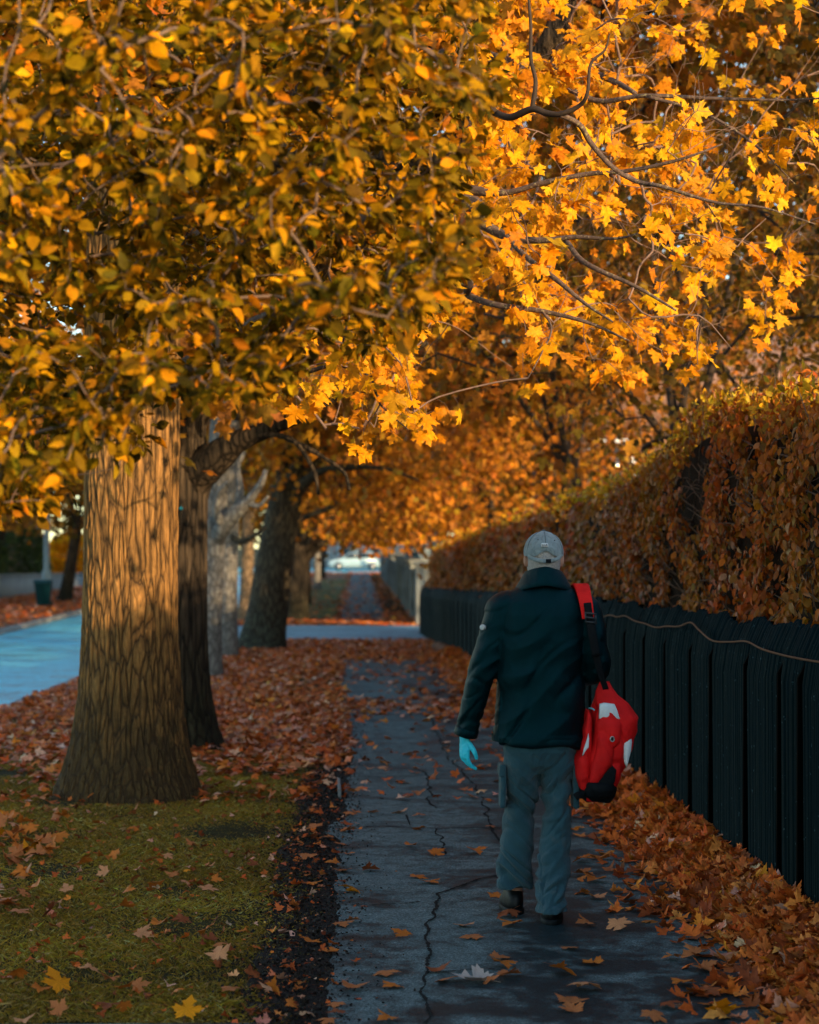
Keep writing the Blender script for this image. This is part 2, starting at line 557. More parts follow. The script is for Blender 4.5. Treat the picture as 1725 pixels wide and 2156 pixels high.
def grow(seeds, centres, r=rng, wob=0.05):
    """join every centre to the nearest piece of branch already there -> list of (polyline, radius0, radius1)"""
    nodes = [np.asarray(s, float) for s in seeds]
    par = [-1] * len(nodes)
    base = np.array(nodes)
    d = np.min(np.linalg.norm(centres[:, None] - base[None], axis=2), axis=1)
    arr = np.zeros((len(nodes) + 3 * len(centres), 3)); arr[:len(nodes)] = base
    n = len(nodes)
    segs = []
    for k in np.argsort(d):
        c = centres[k]
        i = int(np.argmin(np.linalg.norm(arr[:n] - c, axis=1)))
        L = np.linalg.norm(c - arr[i])
        a = arr[i] * 0.65 + c * 0.35 + r.normal(0, wob * L, 3) + np.array([0, 0, 0.06 * L])
        b = arr[i] * 0.3 + c * 0.7 + r.normal(0, wob * L, 3) + np.array([0, 0, 0.06 * L])
        arr[n], arr[n + 1], arr[n + 2] = a, b, c
        par += [i, n, n + 1]
        segs.append((i, n, n + 1, n + 2))
        n += 3
    cnt = np.ones(n)
    for i in range(n - 1, -1, -1):
        if par[i] >= 0: cnt[par[i]] += cnt[i]
    return arr[:n], segs, cnt


def twigs_into(mb, arr, segs, cnt, r0, rmax, sides=5, m=1, power=0.45):
    for s in segs:
        pts = spline(arr[list(s)], 3) if sides > 4 else arr[list(s)]
        rad = np.minimum(rmax, r0 * cnt[list(s)] ** power)
        rad[0] = min(rad[0], rad[1] * 1.25)
        mb.tube(pts, list(rad), sides, m, cap=False)


def trunk_mesh(name, mat, base, top, r0, r1, flare, nseg, nz, parent, lobes=5, bend=0.0, zmax=None, seed=0, lump=0.03, flare_h=0.35):
    base = np.array(base, float); top = np.array(top, float)
    H = top[2] - base[2]
    z = np.linspace(-0.12 / H, 1, nz)
    th = np.linspace(0, 2 * PI, nseg, endpoint=False)
    Z, A = np.meshgrid(z, th, indexing='ij')
    h = Z * H
    fl = np.exp(-np.maximum(h, -0.05) / flare_h)
    r = r0 + (r1 - r0) * np.clip(Z, 0, 1) + (flare - r0) * fl
    lob = sum(np.cos(k * A + seed * k + 1.3 * k * k) / k for k in (2, 3, lobes))
    r = r * (1 + 0.09 * lob * fl + lump * np.sin(2 * A + 2.1 * h + seed) + lump * 0.7 * np.sin(3 * A - 3.0 * h + 2 * seed))
    cx = base[0] + (top[0] - base[0]) * Z + bend * np.sin(PI * np.clip(Z, 0, 1))
    cy = base[1] + (top[1] - base[1]) * Z
    V = np.stack([cx + r * np.cos(A), cy + r * np.sin(A), base[2] + h], -1).reshape(-1, 3)
    i = np.arange(nseg); j = (i + 1) % nseg
    Q = np.concatenate([np.stack([a * nseg + i, a * nseg + j, (a + 1) * nseg + j, (a + 1) * nseg + i], 1) for a in range(nz - 1)])
    V = np.concatenate([V, [[cx[-1, 0], cy[-1, 0], top[2]]]])
    T = np.stack([np.full_like(i, len(V) - 1), (nz - 1) * nseg + i, (nz - 1) * nseg + j], 1)
    return mesh_np(name, V, [Q, T], mat, parent, smooth=True)


# ------------------------------------------------------------------ world, sun, camera
SUN_AZ, SUN_EL = math.radians(37), math.radians(10.5)   # sun stands behind the camera, to the right, low
w = bpy.data.worlds.new('World'); S.world = w; w.use_nodes = True
wt = w.node_tree
bg = wt.nodes['Background']
sky = wt.nodes.new('ShaderNodeTexSky')
sky.sky_type = 'NISHITA'; sky.sun_disc = False
sky.sun_elevation = SUN_EL
sdir = Vector((math.sin(SUN_AZ) * math.cos(SUN_EL), -math.cos(SUN_AZ) * math.cos(SUN_EL), math.sin(SUN_EL)))
sky.sun_rotation = math.atan2(sdir.x, sdir.y)
sky.air_density = 1.0; sky.dust_density = 0.6; sky.ozone_density = 1.5
tint = wt.nodes.new('ShaderNodeMix'); tint.data_type = 'RGBA'; tint.blend_type = 'MULTIPLY'
tint.inputs[0].default_value = 1.0; tint.inputs[7].default_value = (0.95, 1.0, 0.97, 1)
wt.links.new(sky.outputs[0], tint.inputs[6]); wt.links.new(tint.outputs[2], bg.inputs[0])
bg.inputs[1].default_value = 0.15
sl = bpy.data.lights.new('sun', 'SUN'); sl.energy = 2.45; sl.angle = math.radians(0.6); sl.color = (1.0, 0.72, 0.40)
so = bpy.data.objects.new('sun', sl); COL.objects.link(so)
so.rotation_euler = sdir.to_track_quat('Z', 'Y').to_euler()
S.view_settings.view_transform = 'Standard'; S.view_settings.look = 'None'
S.view_settings.exposure = 1.55; S.view_settings.gamma = 1.0
cam = bpy.data.cameras.new('camera')
cam.sensor_fit = 'VERTICAL'; cam.sensor_height = 36.0; cam.sensor_width = 28.8; cam.lens = 70.0
cam.clip_start = 0.1; cam.clip_end = 2500.0
cam.dof.use_dof = True; cam.dof.focus_distance = 9.2; cam.dof.aperture_fstop = 2.8; cam.dof.aperture_blades = 9
co = bpy.data.objects.new('camera', cam); COL.objects.link(co)
co.location = (0, 0, EYE)
co.rotation_euler = (math.radians(90) + math.atan(116 / F), 0, -math.atan(105 / F))
S.camera = co
S.cycles.max_bounces = 6; S.cycles.diffuse_bounces = 1; S.cycles.transmission_bounces = 5
S.cycles.use_denoising = True


# ------------------------------------------------------------------ ground, road, paths
def strip(name, xl, xr, ys, zoff, mat, kind='structure', nx=2, parent=None, edge=None):
    ys = np.asarray(ys, float)
    L = np.array([xl(y) if callable(xl) else xl for y in ys]); R = np.array([xr(y) if callable(xr) else xr for y in ys])
    if edge is not None:
        L = L + edge * np.array([mnoise.noise((0.3, y * 3.1, 1.7)) + 0.5 * mnoise.noise((4.3, y * 9.0, 0.7)) for y in ys])
    f = np.linspace(0, 1, nx)
    X = L[:, None] * (1 - f) + R[:, None] * f
    Yg = np.repeat(ys[:, None], nx, 1)
    V = np.stack([X, Yg, gz(Yg) + zoff], -1).reshape(-1, 3)
    a = np.arange(len(ys) - 1)[:, None] * nx + np.arange(nx - 1)[None]
    a = a.ravel()
    o = mesh_np(name, V, [np.stack([a, a + 1, a + nx + 1, a + nx], 1)], mat, parent)
    if kind: o['kind'] = kind
    return o


far_y = np.concatenate([np.linspace(-25, 50, 40), np.linspace(52, 170, 40)])
strip('ground', -400, 400, np.concatenate([np.linspace(-60, 50, 12), np.linspace(55, 900, 40)]), -0.13, M['ground'])
strip('road', -9.1, -4.13, far_y, -0.12, M['road'])


def fence_x(Y):
    return float(np.interp(Y, [-30, 17, 33, 48, 60], [1.98, 1.98, 1.80, 1.46, 1.46]))


def path_l(Y):
    return float(np.interp(Y, [-30, 11.9, 12.0, 12.5, 12.6, 18, 28, 40, 44], [-0.11, -0.11, -0.2, -0.2, -0.09, -0.07, -0.26, -0.3, -0.3]))


# raised verge between footpath and road, a slab with a soft surface
def verge(name, x0, x1, y0, y1, nx, ny, mat, rise=0.0):
    xs, ys = np.linspace(x0, x1, nx), np.linspace(y0, y1, ny)
    Y, X = np.meshgrid(ys, xs, indexing='ij')
    Z = gz(Y) - 0.012 + rise * np.sin(PI * np.clip((X - x0) / (x1 - x0), 0, 1)) + 0.012 * np.sin(X * 3.1 + 0.7) * np.sin(Y * 1.9)
    V = np.stack([X, Y, Z], -1).reshape(-1, 3)
    a = (np.arange(ny - 1)[:, None] * nx + np.arange(nx - 1)[None]).ravel()
    o = mesh_np(name, V, [np.stack([a, a + 1, a + nx + 1, a + nx], 1)], mat, smooth=True)
    o['kind'] = 'structure'
    return o


verge('grass_verge', -4.0, -0.04, -25, 43.0, 30, 200, M['ground'])
verge('grass_verge', -4.0, 0.0, 53.0, 170, 12, 60, M['litter'])
verge('opposite_verge', -24, -9.25, -25, 170, 20, 100, M['litter'], 0.02)
verge('garden_ground', 2.0, 60, -25, 170, 20, 60, M['ground'])
kb = MB()
for y0, y1 in ((-25, 43), (53, 170)):
    for yy in np.arange(y0, y1, 0.92):
        kb.box((-4.065, yy + 0.46, float(gz(yy + 0.46)) - 0.075), (0.126, 0.905, 0.15), 0, 0, 0.012)
kb.build('kerb', plain('grey kerb stone', (0.24, 0.24, 0.235), 0.8, 0.2, 0, 0.3, 6, 0.3))['kind'] = 'structure'
kb = MB()
for yy in np.arange(-25, 170, 1.84):
    kb.box((-9.18, yy + 0.92, float(gz(yy + 0.92)) - 0.075), (0.126, 1.82, 0.15), 0, 0, 0.012)
kb.build('kerb', bpy.data.materials['grey kerb stone'])['kind'] = 'structure'
pav = strip('pavement', path_l, lambda y: 2.05, np.linspace(-25, 43, 1400), 0.006, M['path'], nx=6, edge=0.05)
strip('pavement', -0.55, 0.75, np.linspace(53, 168, 60), 0.008, M['path'], edge=0.12, nx=4)
strip('path_side_soil', -0.42, -0.02, np.linspace(-25, 20, 400), -0.001, M['soil'], edge=0.10, nx=8)
strip('driveway', -4.1, 1.9, np.linspace(42.8, 53.2, 6), 0.014, M['drive'])
strip('driveway', -4.1, -0.35, np.linspace(2.5, 7.02, 40), 0.008, M['path'])
strip('cross_street', -60, 40, [150, 156, 162, 168, 176], 0.02, M['road'])


# cracks and joints in the footpath: thin sunken-looking dark strips lying on it
def Zc(x, y):                      # pixel of the third enlargement -> ground
    return G((700 + x / 2.396) * 0.8984, (1500 + y / 2.396) * 0.8984)


crack_m = plain('crack filled with dirt', (0.018, 0.018, 0.018), 0.95, 0.1, 0, 0.3, 60)


def crack(pts, wd, seed=0, h=0.0105):
    q = spline(pts, 14)
    t = np.gradient(q, axis=0); t = unit(t)
    s = np.stack([t[:, 1], -t[:, 0], np.zeros(len(t))], 1)
    r = np.random.default_rng(seed)
    jj = np.array([mnoise.noise((p[0] * 9 + seed, p[1] * 5, 0)) for p in q])[:, None] * 0.035
    a = 0.62 * wd * (0.15 + r.uniform(0.0, 1.2, len(q)))[:, None]
    q = q + s * jj
    V = np.stack([q - s * a / 2, q + s * a / 2], 1).reshape(-1, 3)
    V[:, 2] = h
    i = np.arange(len(q) - 1) * 2
    mesh_np('pavement_crack', V, [np.stack([i, i + 1, i + 3, i + 2], 1)], crack_m, pav)


crack([Zc(700, 740), Zc(725, 790), Zc(735, 850), Zc(735, 900), Zc(770, 945)], 0.03, 1)
crack([Zc(760, 1060), Zc(795, 1110), Zc(805, 1160), Zc(828, 1205)], 0.022, 2)
crack([Zc(1120, 1320), Zc(1000, 1352), Zc(900, 1385), Zc(785, 1425)], 0.030, 3)
crack([Zc(785, 1425), Zc(770, 1500), Zc(735, 1580), Zc(715, 1670), Zc(718, 1760), Zc(710, 1830), Zc(700, 1900), Zc(712, 2010), Zc(720, 2150)], 0.026, 4, 0.0112)
crack([Zc(300, 1490), Zc(480, 1482), Zc(680, 1470)], 0.03, 5)
crack([Zc(130, 1052), Zc(400, 1048), Zc(760, 1060), Zc(1060, 1058), Zc(1350, 1062)], 0.035, 6, 0.0112)
crack([Zc(850, 680), Zc(920, 740), Zc(1000, 850), Zc(1040, 940), Zc(1075, 1040), Zc(1180, 1270), Zc(1250, 1420)], 0.030, 7)
crack([Zc(745, 440), Zc(790, 560), Zc(850, 680)], 0.03, 8)
crack([Zc(310, 770), Zc(450, 768), Zc(700, 765)], 0.03, 9, 0.0112)
crack([Zc(605, 985), Zc(608, 1045)], 0.02, 10)
crack([Zc(700, 1860), Zc(800, 1862), Zc(980, 1850), Zc(1250, 1858)], 0.018, 11)

ed = MB()
p = Zc(228, 850)
ed.box((p[0], p[1], 0.02), (0.022, 0.75, 0.09), 0.02, 0, 0.003)
e = ed.build('edging_board', plain('weathered edging', (0.2, 0.2, 0.19), 0.8, 0.2, 0, 0.3, 30))
tag(e, 'short grey edging strip standing out of the soil beside the pavement', 'edging')


# ------------------------------------------------------------------ grass
def vert_noise(x, y, s, o=0.0):
    return np.array([mnoise.noise((a * s + o, b * s - o, o)) for a, b in zip(x, y)])


def grass_blades():
    n = 420000
    Y = 6.6 + (22 - 6.6) * rng.uniform(0, 1, n) ** 1.45
    X = rng.uniform(-4.0, -0.22, n)
    keep = rng.uniform(0, 1, n) < np.clip((-0.27 - X) / 0.2 + 0.8 * vert_noise(X, Y, 2.4, 3.0), 0.10, 1)
    keep &= Y > 7.05 + 0.12 * vert_noise(X, Y, 4.0, 1.0)
    keep &= np.hypot(X + 1.62, Y - 14.1) > 0.50
    bare = vert_noise(X, Y, 1.7, 9.0)
    keep &= (bare > -0.42) | (rng.uniform(0, 1, n) < 0.45)
    X, Y, bare = X[keep], Y[keep], bare[keep]
    n = len(X)
    h = rng.uniform(0.012, 0.034, n) * (0.85 + 0.5 * np.clip(bare, -0.4, 0.6))
    a = rng.uniform(0, 2 * PI, n)
    wv = np.stack([np.cos(a), np.sin(a), np.zeros(n)], 1) * (rng.uniform(0.0010, 0.0020, n) * (0.6 + Y / 14))[:, None]
    ln = np.stack([rng.normal(0, 0.6, n), rng.normal(0, 0.6, n), np.ones(n)], 1) * h[:, None]
    b = np.stack([X, Y, np.full(n, -0.016)], 1)
    V = np.stack([b - wv, b + wv, b + ln * 0.6 + wv * 0.7, b + ln + np.stack([ln[:, 0], ln[:, 1], -0.3 * np.abs(ln[:, 0])], 1) * 0.5], 1).reshape(-1, 3)
    i = np.arange(n) * 4
    T = np.concatenate([np.stack([i, i + 1, i + 2], 1), np.stack([i, i + 2, i + 3], 1)])
    c = palette(n, [(0.30, 0.195, 0.016), (0.43, 0.24, 0.026), (0.17, 0.13, 0.016), (0.55, 0.34, 0.12)], [4, 4, 2, 1.4], 0.25)
    c *= (1 + 0.5 * vert_noise(X, Y, 1.1, 5.0))[:, None]
    o = mesh_np('grass', V, [T], M['grass'], cols=np.repeat(np.clip(c, 0.005, 0.5), 4, 0))
    tag(o, 'short olive green grass on the verge round the big tree', 'grass', kind='stuff')


grass_blades()

# ------------------------------------------------------------------ fallen leaves
DEAD = [(0.78, 0.175, 0.028), (0.60, 0.115, 0.022), (0.84, 0.27, 0.06), (0.28, 0.065, 0.02), (0.86, 0.45, 0.32), (0.85, 0.27, 0.02)]


def lying(n, tilt=0.35, r=rng):
    a = r.uniform(0, 2 * PI, n)
    f = np.stack([np.cos(a), np.sin(a), r.normal(0, tilt * 0.6, n)], 1)
    nn = np.stack([r.normal(0, tilt, n), r.normal(0, tilt, n), np.ones(n)], 1)
    return f, nn


def litter(name, label, X, Y, Z, size, w, tmpl, tilt=0.4, jit=0.22, cat='leaves'):
    n = len(X)
    f, nn = lying(n, tilt)
    V, T, C = scatter(tmpl, np.stack([X, Y, Z], 1), f, nn, size, palette(n, DEAD, w, jit))
    o = mesh_np(name, V, [T], M['leaf_dead'], cols=C)
    return tag(o, label, cat, kind='stuff')


# drift banked against the fence
n = 14500
Y = 6.2 + 30 * rng.uniform(0, 1, n) ** 1.5
d = np.abs(rng.normal(0, 0.205, n)) * (1 + 0.25 * vert_noise(np.zeros(n), Y, 0.8, 2.0))
d = np.where(rng.uniform(0, 1, n) < 0.06, d * 1.9, d)
fx = np.array([fence_x(y) for y in Y])
keep = d < 0.85
X = fx - 0.03 - d
Z = 0.012 + rng.uniform(0, 1, n) * np.clip(0.16 * np.exp(-(d / 0.26) ** 2), 0.006, 1)
litter('fallen_leaves', 'thick drift of orange brown maple leaves banked along the foot of the fence', X[keep], Y[keep], Z[keep],
       rng.uniform(0.052, 0.098, keep.sum()), [3.6, 3.4, 2.2, 2.4, 0.6, 0.6], curled, 0.5)
bank = MB()
yy = np.linspace(5.5, 40, 140)
rg = []
for y in yy:
    f = fence_x(y); k = 1 + 0.3 * mnoise.noise((0, y * 1.3, 4))
    rg.append(np.array([[f, y, 0.0], [f, y, 0.125 * k], [f - 0.12, y, 0.10 * k], [f - 0.26 * k, y, 0.03], [f - 0.33 * k, y, 0.002]]))
bank.loft(rg, 0, False)
bo = bank.build('fallen_leaf_bank', M['litter'])
tag(bo, 'packed brown leaves under the drift at the fence foot', 'leaves', kind='stuff')

# heavy carpet on the verge beyond the first tree and over the far path
n = 44000
Y = 13.6 + 30 * rng.uniform(0, 1, n) ** 1.35
X = rng.uniform(-4.0, 1.95, n)
pl = np.array([path_l(y) for y in Y])
nz = vert_noise(X, Y, 0.8, 7.0)
dens = np.where(X < pl, np.clip((Y - 15.0) / 3.0 + 0.45 * nz, 0.07, 1.0),
                np.clip((Y - 21) / 16 + 0.6 * nz + 0.9 * np.clip((X - pl - 1.25) / 0.6, 0, 1) * (Y > 17) + 0.6 * np.clip(0.35 - (X - pl), 0, 1) * (Y > 15) + 0.55 * np.exp(-((Y - 23.3) / 2.0) ** 2) + 0.6 * np.exp(-((Y - 39) / 3.0) ** 2), 0.03, 1))
dens = np.where((X > pl) & (np.abs(Y - 29) < 5.0) & (X < 1.25), dens * 0.12, np.where(X > pl, dens * 0.75, dens))
dens = np.where((X < pl) & (X > -0.9) & (np.abs(Y - 27.5) < 2.0), dens * 0.35, dens)
keep = (rng.uniform(0, 1, n) < dens) & (np.hypot(X + 1.62, Y - 14.1) > 0.42) & (np.hypot(X + 1.6, Y - 17.8) > 0.45)
X, Y = X[keep], Y[keep]
litter('fallen_leaves', 'carpet of rust red fallen leaves over the verge and pavement beyond the big tree', X, Y, 0.008 + rng.uniform(0, 0.035, len(X)),
       rng.uniform(0.055, 0.10, len(X)), [3, 3.4, 1.6, 2.0, 2.2, 0.4], maples_lo, 0.45)
# opposite side of the road
n = 9000
X, Y = rng.uniform(-16, -9.3, n), rng.uniform(38, 100, n)
litter('fallen_leaves', 'orange fallen leaves covering the verge across the road', X, Y, gz(Y) + 0.02, rng.uniform(0.12, 0.2, n), [3, 3, 2, 1, 1.5, 0.5], [blob], 0.3)
# beyond the driveway
n = 15000
X, Y = rng.uniform(-3.9, 1.7, n), 53 + 100 * rng.uniform(0, 1, n) ** 1.7
nz = vert_noise(X, Y, 0.35, 3.0)
keep = (rng.uniform(0, 1, n) < np.clip(0.45 + 0.7 * nz + 0.8 * (Y < 56.5), 0, 1)) & ~((X > -0.5) & (X < 0.65) & (Y > 57) & (rng.uniform(0, 1, n) < 0.6)) & ~((X < -0.75) & (X > -2.2) & (Y > 60) & (rng.uniform(0, 1, n) < 0.8))
litter('fallen_leaves', 'rust coloured leaves on both sides of the far path beyond the driveway', X[keep], Y[keep], gz(Y[keep]) + 0.02, rng.uniform(0.13, 0.2, keep.sum()), [3, 3, 2, 1, 1.2, 0.3], [blob], 0.3)
# far verge turf shows green between the leaves
strip('far_lawn', -2.6, -0.7, np.linspace(58, 120, 20), 0.012, plain('far turf', (0.10, 0.10, 0.03), 0.9, 0.1, 0, 0.5, 1.5))

# small brown fragments in the soil strip and on the grass
n = 1300
Y = 6.6 + 13 * rng.uniform(0, 1, n) ** 1.3
X = np.where(rng.uniform(0, 1, n) < 0.72, rng.normal(-0.27, 0.12, n), rng.uniform(-3.9, 0.2, n))
litter('leaf_fragments', 'crumbled bits of brown leaves in the soil edge of the pavement', X, Y, np.full(n, 0.008), rng.uniform(0.008, 0.022, n) * np.where(rng.uniform(0, 1, n) < 0.12, 2.4, 1.0), [2.5, 3, 0.6, 7, 1.2, 0.2], [blob], 0.4)

n = 110
Y = 6.7 + 12 * rng.uniform(0, 1, n) ** 1.2
litter('leaf_fragments', 'half rotted small leaves strewn on the dark soil beside the pavement', rng.normal(-0.27, 0.13, n), Y, np.full(n, 0.012), rng.uniform(0.03, 0.065, n), [2, 3, 1.0, 6, 1.2, 0.2], curled, 0.4)

n = 16000
Y = 6.5 + 14 * rng.uniform(0, 1, n) ** 1.3
X = rng.normal(-0.25, 0.13, n)
f, nn = lying(n, 0.9)
V, T, C = scatter([blob], np.stack([X, Y, rng.uniform(0, 0.012, n)], 1), f, nn, rng.uniform(0.006, 0.022, n), palette(n, [(0.012, 0.010, 0.009), (0.03, 0.022, 0.016), (0.06, 0.045, 0.032)], [4, 3, 1], 0.3))
tag(mesh_np('soil_crumbs', V, [T], M['leaf_dead'], cols=C), 'crumbly dark soil along the left edge of the pavement', 'soil', kind='stuff')

n = 1100
Y = 7.1 + 8 * rng.uniform(0, 1, n) ** 1.2
litter('leaf_fragments', 'small torn bits of brown leaf caught in the grass of the verge', rng.uniform(-3.6, -0.2, n), Y, np.full(n, 0.014), rng.uniform(0.012, 0.042, n), [2, 3, 1.0, 4, 1.6, 0.2], curled, 0.5)

# single leaves one can point at: one mesh per shape, copied as objects
leaf_protos = []
for k, (tv, tt) in enumerate(curled + maples[:2]):
    r = np.random.default_rng(k)
    for c in range(5):
        colr = [(0.66, 0.19, 0.03), (0.55, 0.18, 0.06), (0.70, 0.30, 0.14), (0.30, 0.08, 0.03), (0.85, 0.30, 0.008)][c]
        V = tv.copy(); V[:, 1] -= 0.35
        st = np.array([[0, -0.35, 0.0], [0.03, -0.55, 0.03], [0.08, -0.78, 0.01]])
        sv, sq, _ = tube_np(st, 0.012, 4, False)
        me_o = mesh_np('fallen_leaf', np.concatenate([V, sv]), [tt, sq + len(V)], M['leaf_dead'], cols=np.concatenate([np.tile(colr, (len(V), 1)) * (1 + r.normal(0, 0.12, (len(V), 1))), np.tile((0.25, 0.1, 0.05), (len(sv), 1))]))
        leaf_protos.append(me_o.data)
        bpy.data.objects.remove(me_o)


def one_leaf(x, y, size, colour, label, group, tilt=None, shape=None, z=None):
    k = random.randrange(len(curled) + 2) if shape is None else shape
    me = leaf_protos[k * 5 + colour]
    o = bpy.data.objects.new('fallen_leaf', me); COL.objects.link(o)
    zmin = min(v.co.z for v in me.vertices)
    o.scale = (size, size, size * (0.6 if tilt is None else 0.9))
    t = tilt if tilt else (random.gauss(0, 0.16), random.gauss(0, 0.16))
    o.rotation_euler = (t[0], t[1], random.uniform(0, 2 * PI))
    o.location = (x, y, (0.012 - zmin * size * 0.6) if z is None else z)
    tag(o, label, 'leaf', group)
    return o


GP, GG = 'single leaves lying on the pavement', 'single leaves lying on the grass'
LPL = 'brown curled maple leaf lying on the dark pavement left of the man'
LPB = 'curled brown maple leaf on the wet pavement in front of the drift'
LPS = 'maple leaf on the dark soil edge between pavement and grass'
LGR = 'dull orange maple leaf lying on the short grass before the big tree'
pl3 = [(400, 1298), (775, 1205), (995, 1197), (673, 1335), (740, 1365), (1105, 1440), (630, 1160), (670, 1065), (1075, 1060), (570, 973), (680, 995), (600, 808), (675, 868),
       (470, 730), (395, 730), (650, 750), (725, 668), (610, 655), (690, 590), (505, 622), (640, 527), (485, 700), (990, 690), (1060, 720), (980, 892), (920, 850),
       (580, 1652), (930, 1610), (970, 1675), (780, 1862), (815, 1915), (490, 1877), (310, 1957), (525, 1948), (500, 2135), (1130, 800), (1090, 630), (850, 550), (800, 500), (760, 690)]
for i, (x, y) in enumerate(pl3):
    p = Zc(x, y); one_leaf(p[0], p[1], random.uniform(0.062, 0.105), random.choice([0, 0, 1, 1, 2, 3]), LPL, GP)
for (x, y) in [(1170, 1560), (1190, 1610), (1130, 1790), (1150, 1835), (1180, 1890), (1100, 1920)]:
    p = Zc(x, y); one_leaf(p[0], p[1], random.uniform(0.075, 0.11), random.choice([0, 1, 1, 3]), LPL, GP)


def Zd(x, y):                      # sixth enlargement
    return G((1300 + x / 2.156) * 0.8984, (1400 + y / 2.156) * 0.8984)


for (x, y) in [(140, 1340), (155, 1660), (320, 1678), (370, 1556), (490, 1580), (145, 1412), (200, 1440), (205, 1528), (680, 1650), (700, 1735), (700, 1820), (760, 1895), (880, 1880), (650, 1965),
               (760, 2012), (575, 2078), (785, 2072), (500, 2140), (150, 1985), (80, 2045), (80, 2085), (40, 1905), (75, 1780), (185, 1855), (1070, 1965), (1190, 1985), (400, 1400), (180, 1225), (590, 1835), (700, 2010), (1240, 2070), (1000, 1870)]:
    p = Zd(x, y); one_leaf(p[0], p[1], random.uniform(0.068, 0.112), random.choice([0, 0, 1, 1, 2, 3]), LPB, GP)
for (x, y) in [(60, 980), (90, 1050), (60, 1110), (280, 1078), (240, 1150), (190, 1260), (280, 1205), (240, 1300), (60, 1225), (170, 1110), (90, 1370), (310, 1580), (70, 1695), (180, 1752), (210, 2050),
               (160, 2150), (220, 2100), (290, 985), (420, 972), (320, 970), (30, 870), (60, 760), (170, 720), (230, 660), (300, 740), (140, 800), (250, 1600)]:
    p = Zc(x, y); one_leaf(p[0], p[1], random.uniform(0.06, 0.10), random.choice([0, 0, 1, 1, 3]), LPS, 'single leaves on the soil edge')


def Ze(x, y):                      # seventh enlargement
    return G((x / 2.156) * 0.8984, (1600 + y / 2.156) * 0.8984)


for (x, y) in [(415, 628), (350, 640), (725, 597), (685, 655), (1028, 622), (685, 740), (365, 748), (470, 765), (290, 680), (500, 720), (540, 885), (590, 880), (970, 818), (1250, 873), (1070, 940), (880, 975),
               (1100, 1005), (690, 995), (950, 1012), (660, 1060), (790, 1030), (1060, 1045), (535, 970), (400, 940), (350, 1045), (140, 1068), (300, 1240), (270, 1160), (820, 1225), (930, 1210), (1050, 1260),
               (800, 1330), (735, 1278), (1060, 1310), (1120, 1325), (400, 1378), (470, 1455), (230, 1550), (575, 1500), (720, 1535), (640, 1545), (900, 1560), (1170, 1555), (1480, 1640), (1400, 1565), (100, 1470),
               (310, 1650), (140, 1710), (640, 1645), (560, 1640), (830, 945), (1280, 935), (1240, 1270), (1330, 600), (1230, 565), (1350, 540), (300, 1120), (640, 1135), (1110, 1375), (860, 885), (770, 900), (600, 690)]:
    p = Ze(x, y); one_leaf(p[0], p[1], random.uniform(0.048, 0.088), random.choice([0, 0, 1, 1, 2, 3]), LGR, GG, z=0.025, tilt=(random.gauss(0, 0.4), random.gauss(0, 0.4)))
LCL = 'orange leaf in the loose cluster on the grass near the left edge'
for k in range(46):
    x, y = random.gauss(150, 105), random.gauss(760 if k % 3 else 900, 60)
    if x < -60: x = -x
    p = Ze(x, y); one_leaf(p[0], p[1], random.uniform(0.075, 0.115), random.choice([0, 0, 0, 1, 2, 4]), LCL, GG, z=0.03, tilt=(random.gauss(0, 0.45), random.gauss(0, 0.45)))
for k in range(10):
    p = Ze(random.gauss(60, 50), random.gauss(1110, 25)); one_leaf(p[0], p[1], 0.09, random.choice([0, 1, 2]), LCL, GG, z=0.03)
# leaves that stand out
p = Ze(310, 1545); one_leaf(p[0], p[1], 0.115, 4, 'broad flat golden orange leaf tilted up in the grass near the bottom left corner', None, (0.75, 0.1), 5, 0.05)
p = Ze(955, 1675); one_leaf(p[0], p[1], 0.095, 4, 'bright orange leaf tilted on the ragged front edge of the grass', None, (0.7, 0.0), 5, 0.04)
p = Zc(303, 1413); one_leaf(p[0], p[1], 0.10, 4, 'vivid orange curled leaf standing on the soil beside the left pavement edge', None, (0.5, 0.2), 1, 0.035)
p = Zd(840, 2118); one_leaf(p[0], p[1], 0.10, 4, 'bright orange leaf standing upright on the wet pavement near the bottom edge', None, (0.8, 0.0), 5, 0.04)
p = Zc(975, 1915)
o = one_leaf(p[0], p[1], 0.14, 2, 'large pale grey upturned leaf lying flat on the wet pavement', None, (0.05, 0.05), 0)
me = o.data.copy(); o.data = me
ca = me.color_attributes['col']; ca.data.foreach_set('color', np.tile((0.55, 0.46, 0.42, 1.0), len(me.vertices)).astype(np.float32))

# ------------------------------------------------------------------ fence of black reed-like panels
FY = [-6, -5, -4, -3, -2, -1, 0, 1, 2, 3, 4, 5, 6.0, 7.0, 7.95, 8.83, 9.26, 10.08, 11.08, 11.77, 12.75, 13.7, 14.7, 15.9]
FY += list(np.arange(16.9, 48.0, 1.0))


def fence_mat():
    m, t, out = nt('black stained slats')
    v = coords(t, (1, 1, 0.06))
    n = noise(t, v, 60, 4, 0.7)
    g = noise(t, coords(t, (1, 1, 0.5)), 55, 2, 0.8)
    c = ramp(t, n, [(0.3, (0.0012, 0.0026, 0.0034)), (0.7, (0.006, 0.0125, 0.017))])
    c = mixc(t, ramp(t, g, [(0.67, 0.0), (0.74, 0.9)]), c, (0.05, 0.10, 0.12))
    b = bsdf(t, out, c, ramp(t, n, [(0.3, 0.55), (0.7, 0.8)]), 0.12, 0, n, 0.6, 0.006)
    b.inputs['Specular Tint'].default_value = (0.25, 0.9, 1.0, 1)
    return m


